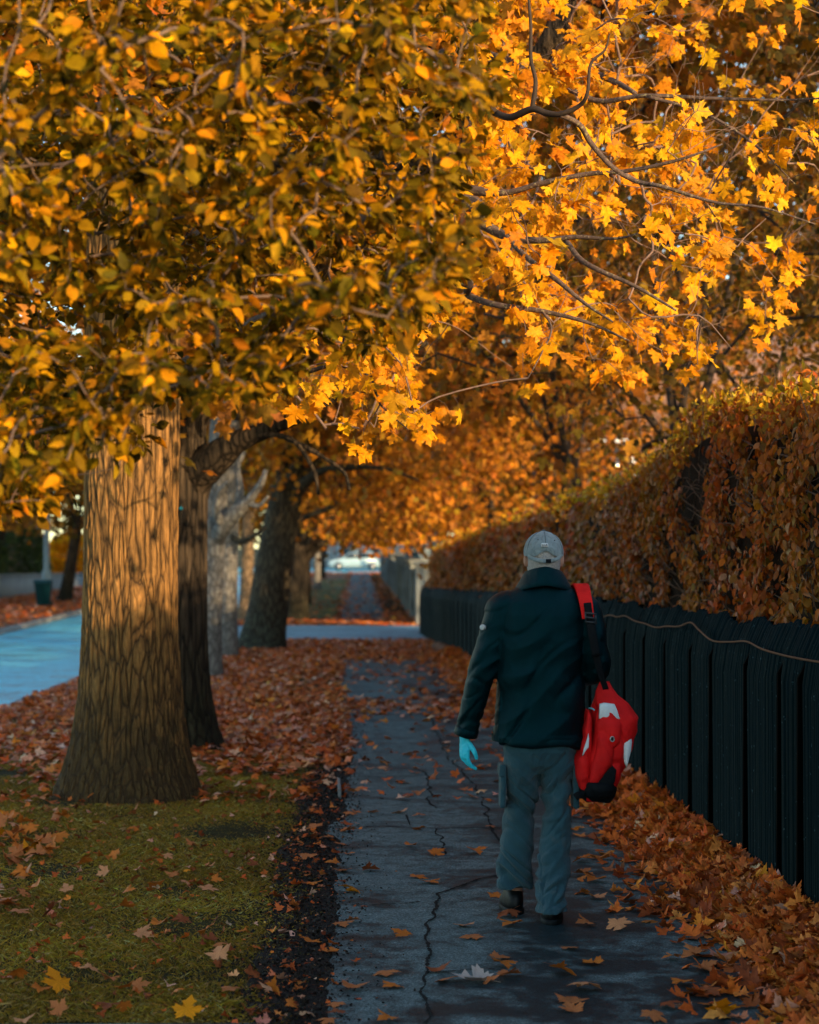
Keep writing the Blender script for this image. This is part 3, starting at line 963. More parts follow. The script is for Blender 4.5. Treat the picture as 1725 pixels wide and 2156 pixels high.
M['fence'] = fence_mat()
M['fence_post'] = plain('black fence post', (0.0004, 0.0005, 0.0006), 0.9, 0.02, 0, 0.3, 30)
fe = empty('garden_fence', (1.98, 8, 0))
tag(fe, 'low black slatted garden fence with pointed panel joints along the pavement', 'fence')
for k in range(len(FY) - 1):
    y0, y1 = FY[k], FY[k + 1]
    x0, x1 = fence_x(y0), fence_x(y1)
    L = y1 - y0
    top = 1.355 if y0 < 17 else float(np.interp(y0, [17, 28, 47], [1.35, 1.27, 1.14]))
    rr = np.random.default_rng(k)
    dip = rr.uniform(0.02, 0.06) * (L if L < 1 else 1)
    ns = max(8, int(L / (0.022 if y1 < 20 else 0.045)))
    mb = MB()
    wide = -1
    for i in range(ns):
        f = (i + 0.5) / ns
        yc = y0 + 0.028 + (L - 0.056) * f
        xc = x0 + (x1 - x0) * f - 0.032 * math.sin(PI * f) ** 0.6 + rr.normal(0, 0.0022)
        ht = top - dip * math.sin(PI * f) ** 0.8 + rr.normal(0, 0.005)
        sw = (L - 0.056) / ns
        # each slat: a slightly rounded strip, 3 facets towards the path
        prof = np.array([[0.010, -0.49], [-0.005, -0.30], [-0.011, 0.0], [-0.005, 0.30], [0.010, 0.49]])
        if i % 6 == 3: prof = prof * np.array([0.4, 1.0])
        lean = rr.normal(0, 0.003)
        rings = []
        for zz in (0.02, ht * 0.5, ht - 0.26, ht - 0.12, ht - 0.012, ht):
            q = 1.0 if zz < ht else 0.55
            rings.append(np.stack([xc + prof[:, 0] * q + lean * zz + 1.1 * max(0.0, zz - ht + 0.26) ** 2, yc + prof[:, 1] * sw * q, np.full(5, zz)], 1))
        mb.loft(rings, 0, False, False)
    mb.build('fence_panel', M['fence'], fe, local=True) if False else mesh_np('fence_panel', np.concatenate(mb.V), [np.concatenate(mb.Q)], M['fence'], fe)
    pb = MB()
    hp = top - 0.03
    pb.loft([np.array([[x0 + 0.012 + (0.085 if zz == hp else 0.01 if zz > 1 else 0) + a, y0 + b, zz] for a, b in ((-0.052 * s_, -0.023 * s_), (0.03, -0.023 * s_), (0.03, 0.023 * s_), (-0.052 * s_, 0.023 * s_))]) for zz, s_ in ((-0.05, 1), (hp - 0.22, 1), (hp, 0.15))])
    mesh_np('fence_post', np.concatenate(pb.V), [np.concatenate(pb.T), np.concatenate(pb.Q)], M['fence_post'], fe)

rope_pts = []
rp = [(1190, 1300), (1240, 1312), (1283, 1296), (1303, 1299), (1320, 1297), (1340, 1307), (1362, 1313), (1385, 1321), (1408, 1319), (1435, 1319), (1460, 1311), (1478, 1327), (1506, 1349), (1545, 1352), (1578, 1351), (1612, 1367), (1653, 1379), (1690, 1387), (1725, 1393), (1790, 1401), (1850, 1412)]
for px, py in rp:
    Y = 1.93 * F / (px - VX)
    rope_pts.append(np.array([1.98 - 0.062, Y, EYE + (VY - py) * Y / F]))
rope_pts += [np.array([1.905, y, 1.19 + 0.03 * math.sin(y * 3)]) for y in np.arange(6.6, 1, -0.5)]
rq = spline(rope_pts, 8)
rb = MB(); rb.tube(rq, 0.0052, 7)
tag(rb.build('rope', plain('brown rope', (0.17, 0.095, 0.06), 0.9, 0.1, 0, 0.35, 150, 0.5), smooth=True), 'thin brown rope sagging along the upper part of the black fence', 'rope')

# ------------------------------------------------------------------ hedge
HY = [-22, 5, 9, 11.5, 13.5, 14.6, 16, 18, 24, 33, 50]
HZ = [2.5, 2.46, 2.46, 2.56, 2.70, 2.62, 2.44, 2.36, 2.30, 2.26, 2.0]


def hedge_top(y):
    return np.interp(y, HY, HZ)


he = empty('beech_hedge', (2.8, 10, 0))
tag(he, 'tall clipped hedge of rusty brown leaves rising behind the black fence', 'hedge')
rg = []
for y in np.concatenate([np.linspace(-22, 6, 12), np.linspace(7, 50, 90)]):
    t = float(hedge_top(y)) - 0.10
    fx = fence_x(y) + 0.40
    q = [mnoise.noise((y * 0.8, z, 3.1)) * 0.07 for z in (0.0, 1.0, 2.0, 3.0, 4.0)]
    rg.append(np.array([[fx + q[0], y, -0.1], [fx + q[1], y, 1.0], [fx + 0.03 + q[2], y, t - 0.35], [fx + 0.10, y, t - 0.05 + q[3]], [fx + 0.45, y, t + q[4]], [fx + 0.75, y, t - 0.1], [fx + 0.85, y, 1.2], [fx + 0.85, y, -0.1]]))
hb = MB(); hb.loft(rg)
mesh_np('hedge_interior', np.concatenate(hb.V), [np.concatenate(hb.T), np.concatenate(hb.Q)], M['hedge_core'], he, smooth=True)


def hedge_leaves():
    Vs, Ts, Cs, off = [], [], [], 0
    for (ya, yb, n, s0, s1, tm) in ((8.2, 18.5, 30000, 0.040, 0.068, ovals), (18.5, 50, 30000, 0.06, 0.10, [blob]), (2.5, 8.2, 16000, 0.045, 0.075, ovals), (-22, 2.5, 4000, 0.10, 0.16, [blob])):
        Y = rng.uniform(ya, yb, n)
        tp = hedge_top(Y)
        u = rng.uniform(0, 1, n) ** 0.9
        isTop = rng.uniform(0, 1, n) < 0.20
        z = np.where(isTop, tp + rng.normal(0.0, 0.05, n), 0.95 + (tp - 0.95) * u)
        fx = np.array([fence_x(y) for y in Y])
        cl = vert_noise(Y * 1.5, z * 0.55, 2.0, 1.0)
        bul = 0.16 * vert_noise(Y * 1.4, z * 0.8, 1.5, 6.0) + 0.10 * vert_noise(Y, z, 3.4, 16.0)
        rnd = np.clip((z - (tp - 0.30)) / 0.30, 0, 1)
        xf = fx + 0.31 + bul + 0.12 * rnd ** 3 - 0.28 * np.clip((1.42 - z) / 0.4, 0, 1) * (0.8 + 0.6 * cl) + np.abs(rng.normal(0, 0.06, n))
        x = np.where(isTop, fx + 0.36 + rng.uniform(0, 0.85, n), xf)
        keep = isTop | (cl + 0.35 * vert_noise(Y, z, 6.0, 8.0) > 0.0 + rng.normal(0, 0.06, n))
        keep &= (z > 1.12 + 0.10 * cl) | (x > fx + 0.06)
        Y, z, x, cl, isTop, rnd = [a[keep] for a in (Y, z, x, cl, isTop, rnd)]
        m = len(Y)
        f = np.stack([-0.25 + rng.normal(0, 0.45, m), rng.normal(-0.35, 0.5, m), np.where(isTop, rng.normal(0.5, 0.5, m), -1.0 + rng.normal(0, 0.35, m))], 1)
        nn = np.stack([-1.0 + rng.normal(0, 0.45, m), -0.35 + rng.normal(0, 0.5, m), 0.45 + rng.normal(0, 0.4, m)], 1)
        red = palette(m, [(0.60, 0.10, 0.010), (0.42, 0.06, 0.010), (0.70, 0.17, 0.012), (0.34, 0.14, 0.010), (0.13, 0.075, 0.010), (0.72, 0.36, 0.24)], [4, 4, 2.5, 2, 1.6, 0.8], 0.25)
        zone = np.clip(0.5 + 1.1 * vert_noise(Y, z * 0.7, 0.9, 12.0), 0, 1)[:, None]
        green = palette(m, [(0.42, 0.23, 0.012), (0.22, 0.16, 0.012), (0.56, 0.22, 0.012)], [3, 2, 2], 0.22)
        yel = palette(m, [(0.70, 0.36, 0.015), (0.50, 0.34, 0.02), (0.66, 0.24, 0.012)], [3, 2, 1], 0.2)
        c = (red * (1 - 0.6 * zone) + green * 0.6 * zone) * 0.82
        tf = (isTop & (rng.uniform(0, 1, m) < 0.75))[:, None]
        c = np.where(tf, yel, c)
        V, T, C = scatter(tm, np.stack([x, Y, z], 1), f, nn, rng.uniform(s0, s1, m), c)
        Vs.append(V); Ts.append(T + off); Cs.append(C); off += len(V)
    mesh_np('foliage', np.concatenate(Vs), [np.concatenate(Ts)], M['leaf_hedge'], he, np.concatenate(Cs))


hedge_leaves()
hs = MB()
for k in range(70):
    y = random.uniform(8.5, 17); z0 = float(hedge_top(y)) - 0.15
    p0 = np.array([fence_x(y) + 0.5 + random.uniform(-0.1, 0.5), y, z0])
    hs.tube(spline([p0, p0 + np.array([random.gauss(0, 0.03), random.gauss(0, 0.05), 0.2]), p0 + np.array([random.gauss(0, 0.06), random.gauss(0, 0.1), random.uniform(0.25, 0.42)])], 3), [0.004, 0.0015], 4, cap=False)
for k in range(260):
    y = random.uniform(8.3, 18); z0 = random.uniform(1.0, 2.3)
    p0 = np.array([fence_x(y) + 0.46, y, z0])
    hs.tube(spline([p0, p0 + np.array([-0.09, random.gauss(0, 0.1), 0.05]), p0 + np.array([-0.16, random.gauss(0, 0.2), random.uniform(-0.1, 0.25)])], 3), [0.006, 0.002], 4, cap=False)
mesh_np('hedge_twigs', np.concatenate(hs.V), [np.concatenate(hs.Q)], M['twig'], he)['kind'] = 'stuff'

# ------------------------------------------------------------------ the walking man
PX, PY = 0.84, 9.10
man = empty('person', (PX, PY, 0))
tag(man, 'man in grey cap, dark jacket and grey trousers walking away along the pavement', 'person')


def ell(L, R, z, b, cy=0.0, n=32, p=2.3, tilt=0.0, tx=0.0):
    a = np.linspace(0, 2 * PI, n, endpoint=False)
    cx, hw = (L + R) / 2, (R - L) / 2
    c, s = np.cos(a), np.sin(a)
    x = cx + hw * np.sign(c) * np.abs(c) ** (2 / p)
    y = cy + b * np.sign(s) * np.abs(s) ** (2 / p)
    return np.stack([x, y, z + tilt * (y - cy) + tx * (x - cx)], 1)


def limb_rings(pts, rad, n=20, flat=None, per=5):
    q = spline(pts, per)
    k = len(q)
    rad = np.interp(np.linspace(0, 1, k), np.linspace(0, 1, len(rad)), rad)
    tan = unit(np.gradient(q, axis=0))
    up = np.array([0, 1.0, 0])
    a = np.linspace(0, 2 * PI, n, endpoint=False)
    out = []
    for i in range(k):
        u = unit(np.cross(tan[i], up)); v = np.cross(u, tan[i])
        out.append(q[i] + rad[i] * (np.cos(a)[:, None] * u + (flat or 1.0) * np.sin(a)[:, None] * v))
    return out


def sphere_np(c, r, n=16, m=10):
    rings = []
    for i in range(1, m):
        t = PI * i / m
        a = np.linspace(0, 2 * PI, n, endpoint=False)
        rings.append(np.stack([c[0] + r[0] * math.sin(t) * np.cos(a), c[1] + r[1] * math.sin(t) * np.sin(a), np.full(n, c[2] - r[2] * math.cos(t))], 1))
    return rings


def remeshed(mb, voxel, smooth_it=2):
    """fuse the pieces of one part into one continuous skin"""
    me = bpy.data.meshes.new('tmp')
    V = np.concatenate(mb.V)
    fs = []
    if mb.T: fs += np.concatenate(mb.T).tolist()
    if mb.Q: fs += np.concatenate(mb.Q).tolist()
    me.from_pydata(V.tolist(), [], fs)
    o = bpy.data.objects.new('tmp', me); COL.objects.link(o)
    r = o.modifiers.new('r', 'REMESH'); r.mode = 'VOXEL'; r.voxel_size = voxel
    s = o.modifiers.new('s', 'SMOOTH'); s.iterations = smooth_it; s.factor = 0.5
    dg = bpy.context.evaluated_depsgraph_get()
    ev = o.evaluated_get(dg).to_mesh()
    n = len(ev.vertices)
    co_, no = np.zeros(n * 3, np.float32), np.zeros(n * 3, np.float32)
    ev.vertices.foreach_get('co', co_)
    ev.vertices.foreach_get('normal', no)
    polys = [list(p.vertices) for p in ev.polygons]
    o.evaluated_get(dg).to_mesh_clear()
    bpy.data.objects.remove(o); bpy.data.meshes.remove(me)
    quads = np.array([p for p in polys if len(p) == 4], dtype=int).reshape(-1, 4)
    tris = np.array([p for p in polys if len(p) == 3], dtype=int).reshape(-1, 3)
    return co_.reshape(-1, 3).astype(float), no.reshape(-1, 3).astype(float), [tris, quads]


def ridged(p, sx, sy, sz, off=0.0):
    return 1 - abs(mnoise.noise((p[0] * sx + off, p[1] * sy + off, p[2] * sz - off))) * 2


def crease(p, sx, sy, sz, off=0.0, wd=0.11):
    n = mnoise.noise((p[0] * sx + off, p[1] * sy - off, p[2] * sz + 2 * off))
    return -math.exp(-(n / wd) ** 2)


def part(name, V, fs, mat, parent=man, smooth=True):
    return mesh_np(name, V, fs, mat, parent, smooth=smooth, local=False)


M['skin'] = plain('skin', (0.48, 0.25, 0.18), 0.5, 0.4, 0, 0.15, 14)
M['hair'] = plain('short white hair', (0.46, 0.43, 0.41), 0.8, 0.2, 0, 0.4, 180, 0.6)
M['jacket'] = cloth_mat('dark blue black jacket cloth', (0.0008, 0.0062, 0.0088), 0.42, 0.30, 700, 5.0, 0.7, 0.0, None, (0.12, 0.85, 1.0))
M['trousers'] = cloth_mat('grey teal work trousers', (0.028, 0.082, 0.106), 0.75, 0.15, 700, 8.0, 0.85, 0.15, (0.13, 0.13, 0.12))
M['cap'] = cloth_mat('faded grey cap cotton', (0.27, 0.33, 0.345), 0.85, 0.15, 900, 26.0, 0.6, 0.2, (0.14, 0.17, 0.18))
M['cap_d'] = cloth_mat('cap seam', (0.09, 0.11, 0.12), 0.85, 0.15, 900, 22.0, 0.2)
M['glove'] = cloth_mat('turquoise rubber glove', (0.03, 0.66, 0.86), 0.5, 0.4, 400, 30.0, 0.3)
M['boot'] = plain('black boot leather', (0.003, 0.004, 0.005), 0.5, 0.25, 0, 0.4, 25, 0.3)
M['sole'] = plain('boot sole', (0.006, 0.008, 0.009), 0.7, 0.2, 0, 0.3, 30)
M['red'] = cloth_mat('red bag canvas', (0.80, 0.010, 0.010), 0.7, 0.2, 800, 10.0, 0.5)
M['redpad'] = cloth_mat('red strap pad', (0.88, 0.016, 0.014), 0.75, 0.15, 800, 30.0, 0.2)
M['webbing'] = plain('black webbing', (0.004, 0.006, 0.008), 0.7, 0.15, 0, 0.3, 120, 0.3)
M['reflect'] = plain('pale reflective panel', (0.76, 0.80, 0.82), 0.45, 0.4, 0, 0.10, 60, 0.2)

# joints (local metres; y forward)
SHL, ELL, WRL = (-0.175, 0.0, 1.435), (-0.272, -0.015, 1.147), (-0.352, 0.055, 0.835)
SHR, ELR, WRR = (0.185, 0.0, 1.44), (0.235, -0.02, 1.155), (0.15, 0.24, 1.10)
HPL, KNL, ANL = (-0.095, 0.0, 0.86), (-0.105, 0.085, 0.48), (-0.122, 0.135, 0.09)
HPR, KNR, ANR = (0.068, 0.0, 0.86), (0.062, 0.0, 0.47), (0.022, -0.105, 0.09)

# body: head with face, neck, trunk, arms and legs, one skin
b = MB()
hc = np.array([0.006, 0.045, 1.66])
hr = []
for z, w_, bk, fr in [(1.545, 0.052, 0.045, 0.075), (1.565, 0.062, 0.07, 0.095), (1.59, 0.070, 0.085, 0.102), (1.62, 0.074, 0.094, 0.102), (1.655, 0.076, 0.098, 0.098),
                      (1.69, 0.076, 0.098, 0.098), (1.72, 0.070, 0.09, 0.09), (1.742, 0.055, 0.07, 0.072), (1.756, 0.028, 0.035, 0.04)]:
    a = np.linspace(0, 2 * PI, 24, endpoint=False)
    s = np.sin(a)
    hr.append(np.stack([0.006 + w_ * np.cos(a), 0.045 + np.where(s > 0, fr, bk) * s, np.full(24, z)], 1))
b.loft(hr)
b.loft(limb_rings([(0.0, -0.005, 1.42), (0.003, 0.01, 1.50), (0.006, 0.03, 1.58)], [0.075, 0.064, 0.062], 18))
for sx in (-1, 1):   # ears
    b.loft(sphere_np((0.006 + sx * 0.083, 0.035, 1.632), (0.011, 0.020, 0.034), 12, 8))
    b.loft(sphere_np((0.006 + sx * 0.086, 0.027, 1.640), (0.008, 0.010, 0.026), 10, 8))
b.loft(sphere_np((0.006, 0.152, 1.635), (0.014, 0.022, 0.024), 12, 8))      # nose
b.loft(sphere_np((0.006, 0.140, 1.66), (0.011, 0.014, 0.026), 12, 8))
b.loft(sphere_np((0.006, 0.128, 1.565), (0.026, 0.018, 0.016), 12, 8))      # chin
b.loft(sphere_np((0.006, 0.140, 1.598), (0.022, 0.008, 0.006), 12, 8))      # lips
b.loft(sphere_np((0.006, 0.137, 1.589), (0.020, 0.008, 0.006), 12, 8))
for sx in (-1, 1):
    b.loft(sphere_np((0.006 + sx * 0.030, 0.128, 1.676), (0.024, 0.014, 0.008), 10, 6))   # brow
    b.loft(sphere_np((0.006 + sx * 0.031, 0.126, 1.658), (0.014, 0.012, 0.009), 10, 6))   # eye
    b.loft(sphere_np((0.006 + sx * 0.038, 0.115, 1.625), (0.022, 0.016, 0.018), 10, 6))   # cheek
b.loft([ell(-0.15, 0.13, 0.80, 0.09), ell(-0.155, 0.14, 0.9, 0.095), ell(-0.14, 0.13, 1.05, 0.09), ell(-0.15, 0.15, 1.25, 0.10), ell(-0.16, 0.16, 1.38, 0.09), ell(-0.12, 0.12, 1.45, 0.07), ell(-0.06, 0.06, 1.49, 0.05)])
for sh, el_, wr in ((SHL, ELL, WRL), (SHR, ELR, WRR)):
    b.loft(limb_rings([sh, el_, wr], [0.045, 0.036, 0.026], 14))
for h_, k_, a_ in ((HPL, KNL, ANL), (HPR, KNR, ANR)):
    b.loft(limb_rings([h_, k_, a_], [0.07, 0.05, 0.035], 14))
V, N_, fs = remeshed(b, 0.0065, 2)
part('body', V, fs, M['skin'])

# hair: a close cropped band below the cap, round the back and sides
hb = MB()
hr = []
for z, w_, bk in [(1.572, 0.070, 0.083), (1.60, 0.0765, 0.095), (1.625, 0.0785, 0.101), (1.66, 0.0795, 0.104), (1.69, 0.079, 0.103)]:
    a = np.linspace(PI * 0.98, 2.02 * PI, 28)
    o_ = np.stack([0.006 + w_ * np.cos(a), 0.045 + bk * np.sin(a), np.full(28, z)], 1)
    hr.append(o_)
hb.loft(hr, 0, False, False)
part('hair', np.concatenate(hb.V), [np.concatenate(hb.Q)], M['hair'])

# cap with adjustable back strap
cp = MB()
rings = []
zs = [(0.000, 0.0905, 0.108), (0.010, 0.0920, 0.110), (0.025, 0.0915, 0.110), (0.045, 0.0875, 0.105), (0.063, 0.0805, 0.097), (0.080, 0.0695, 0.085), (0.094, 0.0545, 0.067), (0.105, 0.036, 0.045), (0.112, 0.017, 0.021), (0.1155, 0.003, 0.004)]
n = 48
a = np.linspace(0, 2 * PI, n, endpoint=False)
for h_, w_, d_ in zs:
    back = np.clip(-np.sin(a), 0, 1)
    zrim = 1.655 - 0.012 * np.clip(-np.sin(a), 0, 1) + 0.0 * a
    arch = 0.030 * np.exp(-((a - 1.5 * PI) / 0.42) ** 2)        # opening over the strap
    z = zrim + arch * (1 - h_ / 0.12) ** 2 + (1.768 - 1.655) * (h_ / 0.1155) + 0.012 * back * (h_ / 0.1155)
    seam = 1 + 0.010 * np.exp(-((np.mod(a, PI / 3) - PI / 6) / 0.05) ** 2) * (h_ > 0.01)
    rings.append(np.stack([0.006 + w_ * seam * np.cos(a), 0.042 + d_ * seam * np.sin(a), z], 1))
cp.loft(rings, 0, False)
inner = [r * 1.0 for r in rings[:1]]
cp.loft([rings[0] * np.array([1, 1, 1]), (rings[0] - np.array([0.006, 0.042, 0])) * np.array([0.965, 0.965, 1]) + np.array([0.006, 0.042, 0.012])], 0, False)
sm = MB()
for k_ in (36, 28, 44):
    sm.tube([r[k_] + np.array([0, -0.0006, 0.0006]) for r in rings[(2 if k_ == 36 else 1):]], 0.0013, 5)
# peak at the front
pk = []
for t in np.linspace(0, 1, 8):
    aa = np.linspace(0.18 * PI, 0.82 * PI, 17)
    rr_ = 1 + 0.62 * t * np.sin((aa - 0.18 * PI) / 0.64) ** 0.6
    pk.append(np.stack([0.006 + 0.0925 * np.cos(aa) * (1 + 0.05 * t), 0.042 + 0.110 * np.sin(aa) * rr_, 1.655 - 0.022 * t - 0.02 * np.cos(aa) ** 2 * t], 1))
cp.loft(pk, 0, False, False)
cp.loft([q - np.array([0, 0, 0.004]) for q in pk], 0, False, False)
V = np.concatenate(cp.V)
V += 0.0022 * np.array([[mnoise.noise((p[0] * 30, p[1] * 30, p[2] * 30))] * 3 for p in V])
cap = part('cap', V, [np.concatenate(cp.Q)], M['cap'])
mesh_np('seam', np.concatenate(sm.V), [np.concatenate(sm.T), np.concatenate(sm.Q)], M['cap_d'], cap, smooth=True, local=False)
st = MB()
aa = np.linspace(1.5 * PI - 0.95, 1.5 * PI + 0.95, 24)
z0 = 1.651 - 0.024 * np.cos((aa - 1.5 * PI) * 1.55)
st.loft([np.stack([0.006 + rr_ * 0.0925 * np.cos(aa), 0.042 + rr_ * 0.110 * np.sin(aa), z0 + dz], 1) for rr_, dz in ((1.0, -0.0095), (1.022, -0.008), (1.022, 0.0075), (1.0, 0.009))], 0, False, False)
mesh_np('strap', np.concatenate(st.V), [np.concatenate(st.Q)], M['cap'], cap, smooth=True, local=False)
bk = MB().box((0.018, -0.071, 1.6275), (0.024, 0.005, 0.017), 0, 0, 0.002)
mesh_np('buckle', np.concatenate(bk.V), [f for f in (np.concatenate(bk.T) if bk.T else [], np.concatenate(bk.Q)) if len(f)], M['webbing'], cap, local=False)
bt = MB(); bt.loft(sphere_np((0.006, 0.042, 1.7685), (0.009, 0.009, 0.004), 10, 6))
mesh_np('button', np.concatenate(bt.V), [np.concatenate(bt.T), np.concatenate(bt.Q)], M['cap_d'], cap, smooth=True, local=False)
for ex, ez in ((-0.034, 1.725), (0.042, 1.722)):
    e_ = MB(); e_.loft(sphere_np((0.006 + ex, 0.042 - 0.094, ez), (0.0035, 0.004, 0.0035), 8, 6))
    mesh_np('eyelet', np.concatenate(e_.V), [np.concatenate(e_.T), np.concatenate(e_.Q)], M['cap_d'], cap, smooth=True, local=False)
# woven badge above the strap: white rounded outline with dark letters in it
bd = MB()
bx, bz, by = 0.0005, 1.700, -0.0705
th = np.linspace(0, 2 * PI, 32, endpoint=False)
for k_, (w_, h_, yo) in enumerate(((0.0165, 0.0090, 0.0),)):
    def rr2(s_): return np.stack([bx + s_ * w_ * np.sign(np.cos(th)) * np.abs(np.cos(th)) ** 0.35, np.full(32, by + 0.0012), bz + s_ * h_ * np.sign(np.sin(th)) * np.abs(np.sin(th)) ** 0.35], 1)
    ring = [rr2(1.0), rr2(1.0) - np.array([0, 0.003, 0]), rr2(0.62) - np.array([0, 0.003, 0])]
    bd.loft([rr2(1.0), rr2(1.0) - np.array([0, 0.0032, 0])], 0, True)
mesh_np('badge', np.concatenate(bd.V), [np.concatenate(bd.T), np.concatenate(bd.Q)], M['white_paint'], cap, local=False)
fc = bpy.data.curves.new('tmp', 'FONT'); fc.body = 'LCA'; fc.size = 0.0125; fc.align_x = 'CENTER'; fc.align_y = 'CENTER'; fc.extrude = 0.0004; fc.offset = 0.0002
fo = bpy.data.objects.new('tmp', fc); COL.objects.link(fo)
lm = bpy.data.meshes.new_from_object(fo.evaluated_get(bpy.context.evaluated_depsgraph_get()))
bpy.data.objects.remove(fo)
lm.transform(Matrix.Translation((bx, by - 0.0026, bz)) @ Matrix.Rotation(PI / 2, 4, 'X'))
lm.materials.clear(); lm.materials.append(M['black'])
lo = bpy.data.objects.new('badge_lettering', lm); COL.objects.link(lo); lo.parent = cap

# jacket
j = MB()
j.loft([ell(-0.232, 0.176, 0.795, 0.142, 0, tx=-0.05), ell(-0.233, 0.178, 0.83, 0.145, 0, tx=-0.05), ell(-0.220, 0.180, 1.0, 0.138), ell(-0.212, 0.184, 1.15, 0.130), ell(-0.206, 0.192, 1.28, 0.128, -0.008),
        ell(-0.205, 0.20, 1.38, 0.122, -0.010), ell(-0.200, 0.203, 1.44, 0.108, -0.005), ell(-0.165, 0.172, 1.485, 0.088, 0.0), ell(-0.115, 0.118, 1.513, 0.078, 0.008), ell(-0.075, 0.08, 1.53, 0.07, 0.015)])
j.loft(limb_rings([(-0.13, 0.0, 1.43), (-0.185, 0.0, 1.40), (-0.225, -0.008, 1.29), ELL, (-0.315, 0.015, 0.99), WRL], [0.072, 0.080, 0.074, 0.066, 0.060, 0.052], 24, 1.0))
j.loft(limb_rings([(0.13, 0.0, 1.43), (0.185, 0.0, 1.40), (0.217, -0.012, 1.29), ELR, (0.20, 0.11, 1.12), WRR], [0.072, 0.080, 0.074, 0.064, 0.060, 0.052], 24, 1.0))
V, N_, fs = remeshed(j, 0.0055, 4)
D = np.zeros(len(V))
for i, p in enumerate(V):
    x, y, z = p
    arm = x < -0.215 - 0.0 and z < 1.36
    if x < -0.205 and z < 1.40:      # left sleeve: rings of creases at elbow and cuff
        e_ = math.exp(-((z - 1.15) / 0.10) ** 2) + 0.6 * math.exp(-((z - 0.9) / 0.07) ** 2) + 0.25
        D[i] = 0.007 * e_ * ridged((x + 0.35 * z, y, z - 0.6 * x), 5, 6, 17, 1.0) - 0.004 + 0.008 * e_ * crease((x + 0.35 * z, y, z - 0.6 * x), 5, 5, 13, 9.0, 0.14)
    else:
        u = (x * 0.8 + z * 0.6, y, z * 0.8 - x * 0.6)
        D[i] = 0.015 * ridged(u, 3.2, 3.0, 8.0, 5.0) * (0.35 + 0.65 * min(1, max(0, (1.5 - z) / 0.3))) - 0.004
        D[i] += 0.005 * mnoise.noise((x * 9, y * 6, z * 5))
        D[i] += 0.009 * crease((x * 0.75 + z * 0.65, y, z * 0.75 - x * 0.65), 2.6, 3.0, 7.5, 4.4) * min(1, max(0, (1.47 - z) / 0.12)) * (0.4 + 0.6 * abs(mnoise.noise((x * 4, 1.0, z * 4))) * 2)
        D[i] += 0.010 * math.exp(-((z - 1.08) / 0.05) ** 2) * ridged((x, y, z + 0.5 * abs(x)), 4, 3, 11, 2.0) * 0.6
        if z < 0.845: D[i] += 0.003 * (1 if z < 0.835 else 0)
V = V + N_ * D[:, None]
jk = part('jacket', V, fs, M['jacket'])
# collar standing round the neck, falling open at the sides
cl = MB()
aa = np.linspace(0, 2 * PI, 40, endpoint=False)
bk_ = np.clip(-np.sin(aa), 0, 1)
def cring(w_, d_, z_, drop, lean=0.0):
    return np.stack([0.003 + w_ * np.cos(aa), 0.018 + d_ * np.sin(aa), z_ - drop * np.abs(np.cos(aa)) ** 1.5 + lean * np.cos(aa)], 1)
cl.loft([cring(0.125, 0.096, 1.512, 0.012), cring(0.112, 0.098, 1.528, 0.012), cring(0.094, 0.092, 1.562, 0.010), cring(0.086, 0.086, 1.598, 0.020), cring(0.082, 0.082, 1.603, 0.022), cring(0.077, 0.077, 1.597, 0.022), cring(0.075, 0.074, 1.54, 0.012)], 0, False)
cl.loft([cring(0.086, 0.086, 1.600, 0.020), cring(0.100, 0.098, 1.578, 0.022), cring(0.128, 0.112, 1.540, 0.030), cring(0.150, 0.118, 1.518, 0.036), cring(0.148, 0.114, 1.513, 0.036), cring(0.11, 0.095, 1.53, 0.02)], 0, False)
V = np.concatenate(cl.V)
V = V + 0.004 * np.array([[mnoise.noise((p[0] * 16, p[1] * 16, p[2] * 22 + k_)) for k_ in (0, 7, 13)] for p in V])
mesh_np('collar', V, [np.concatenate(cl.Q)], M['jacket'], jk, smooth=True, local=False)
# hem seam and cuff
hm = MB()
hm.loft([ell(-0.238, 0.183, z, 0.149 + e_, 0, 48, tx=-0.05) for z, e_ in ((0.800, 0.0), (0.806, 0.0025), (0.822, 0.0025), (0.828, 0.0))], 0, False)
mesh_np('hem', np.concatenate(hm.V), [np.concatenate(hm.Q)], M['jacket'], jk, smooth=True, local=False)
cf = MB()
wl = np.array(WRL); dr = unit(np.array(WRL) - np.array((-0.315, 0.015, 0.99)))
cf.tube([wl - dr * 0.035, wl - dr * 0.03, wl + dr * 0.004, wl + dr * 0.006], [0.050, 0.0555, 0.0555, 0.050], 24, cap=False)
mesh_np('cuff', np.concatenate(cf.V), [np.concatenate(cf.Q)], M['jacket'], jk, smooth=True, local=False)
# sleeve badge: small pale hexagon on the left upper arm
hx = MB()
c0 = np.array([-0.283, -0.070, 1.327]); nb = unit(np.array([-0.55, -0.80, 0.12])); ub = unit(np.cross(nb, [0, 0, 1])); vb = np.cross(ub, nb)
h6 = np.linspace(0, 2 * PI, 6, endpoint=False) + PI / 6
hx.loft([c0 + off * nb + s_ * (np.cos(h6)[:, None] * ub + np.sin(h6)[:, None] * vb) for off, s_ in ((-0.012, 0.0135), (0.004, 0.0135), (0.0052, 0.0115))])
mesh_np('sleeve_badge', np.concatenate(hx.V), [np.concatenate(hx.T), np.concatenate(hx.Q)], plain('pale badge', (0.5, 0.52, 0.53), 0.4, 0.4, 0, 0.45, 260), jk, local=False)

# trousers
t = MB()
t.loft([ell(-0.165, 0.135, 0.90, 0.110), ell(-0.185, 0.150, 0.83, 0.125), ell(-0.190, 0.152, 0.76, 0.128), ell(-0.17, 0.13, 0.70, 0.10), ell(-0.10, 0.06, 0.66, 0.06)])
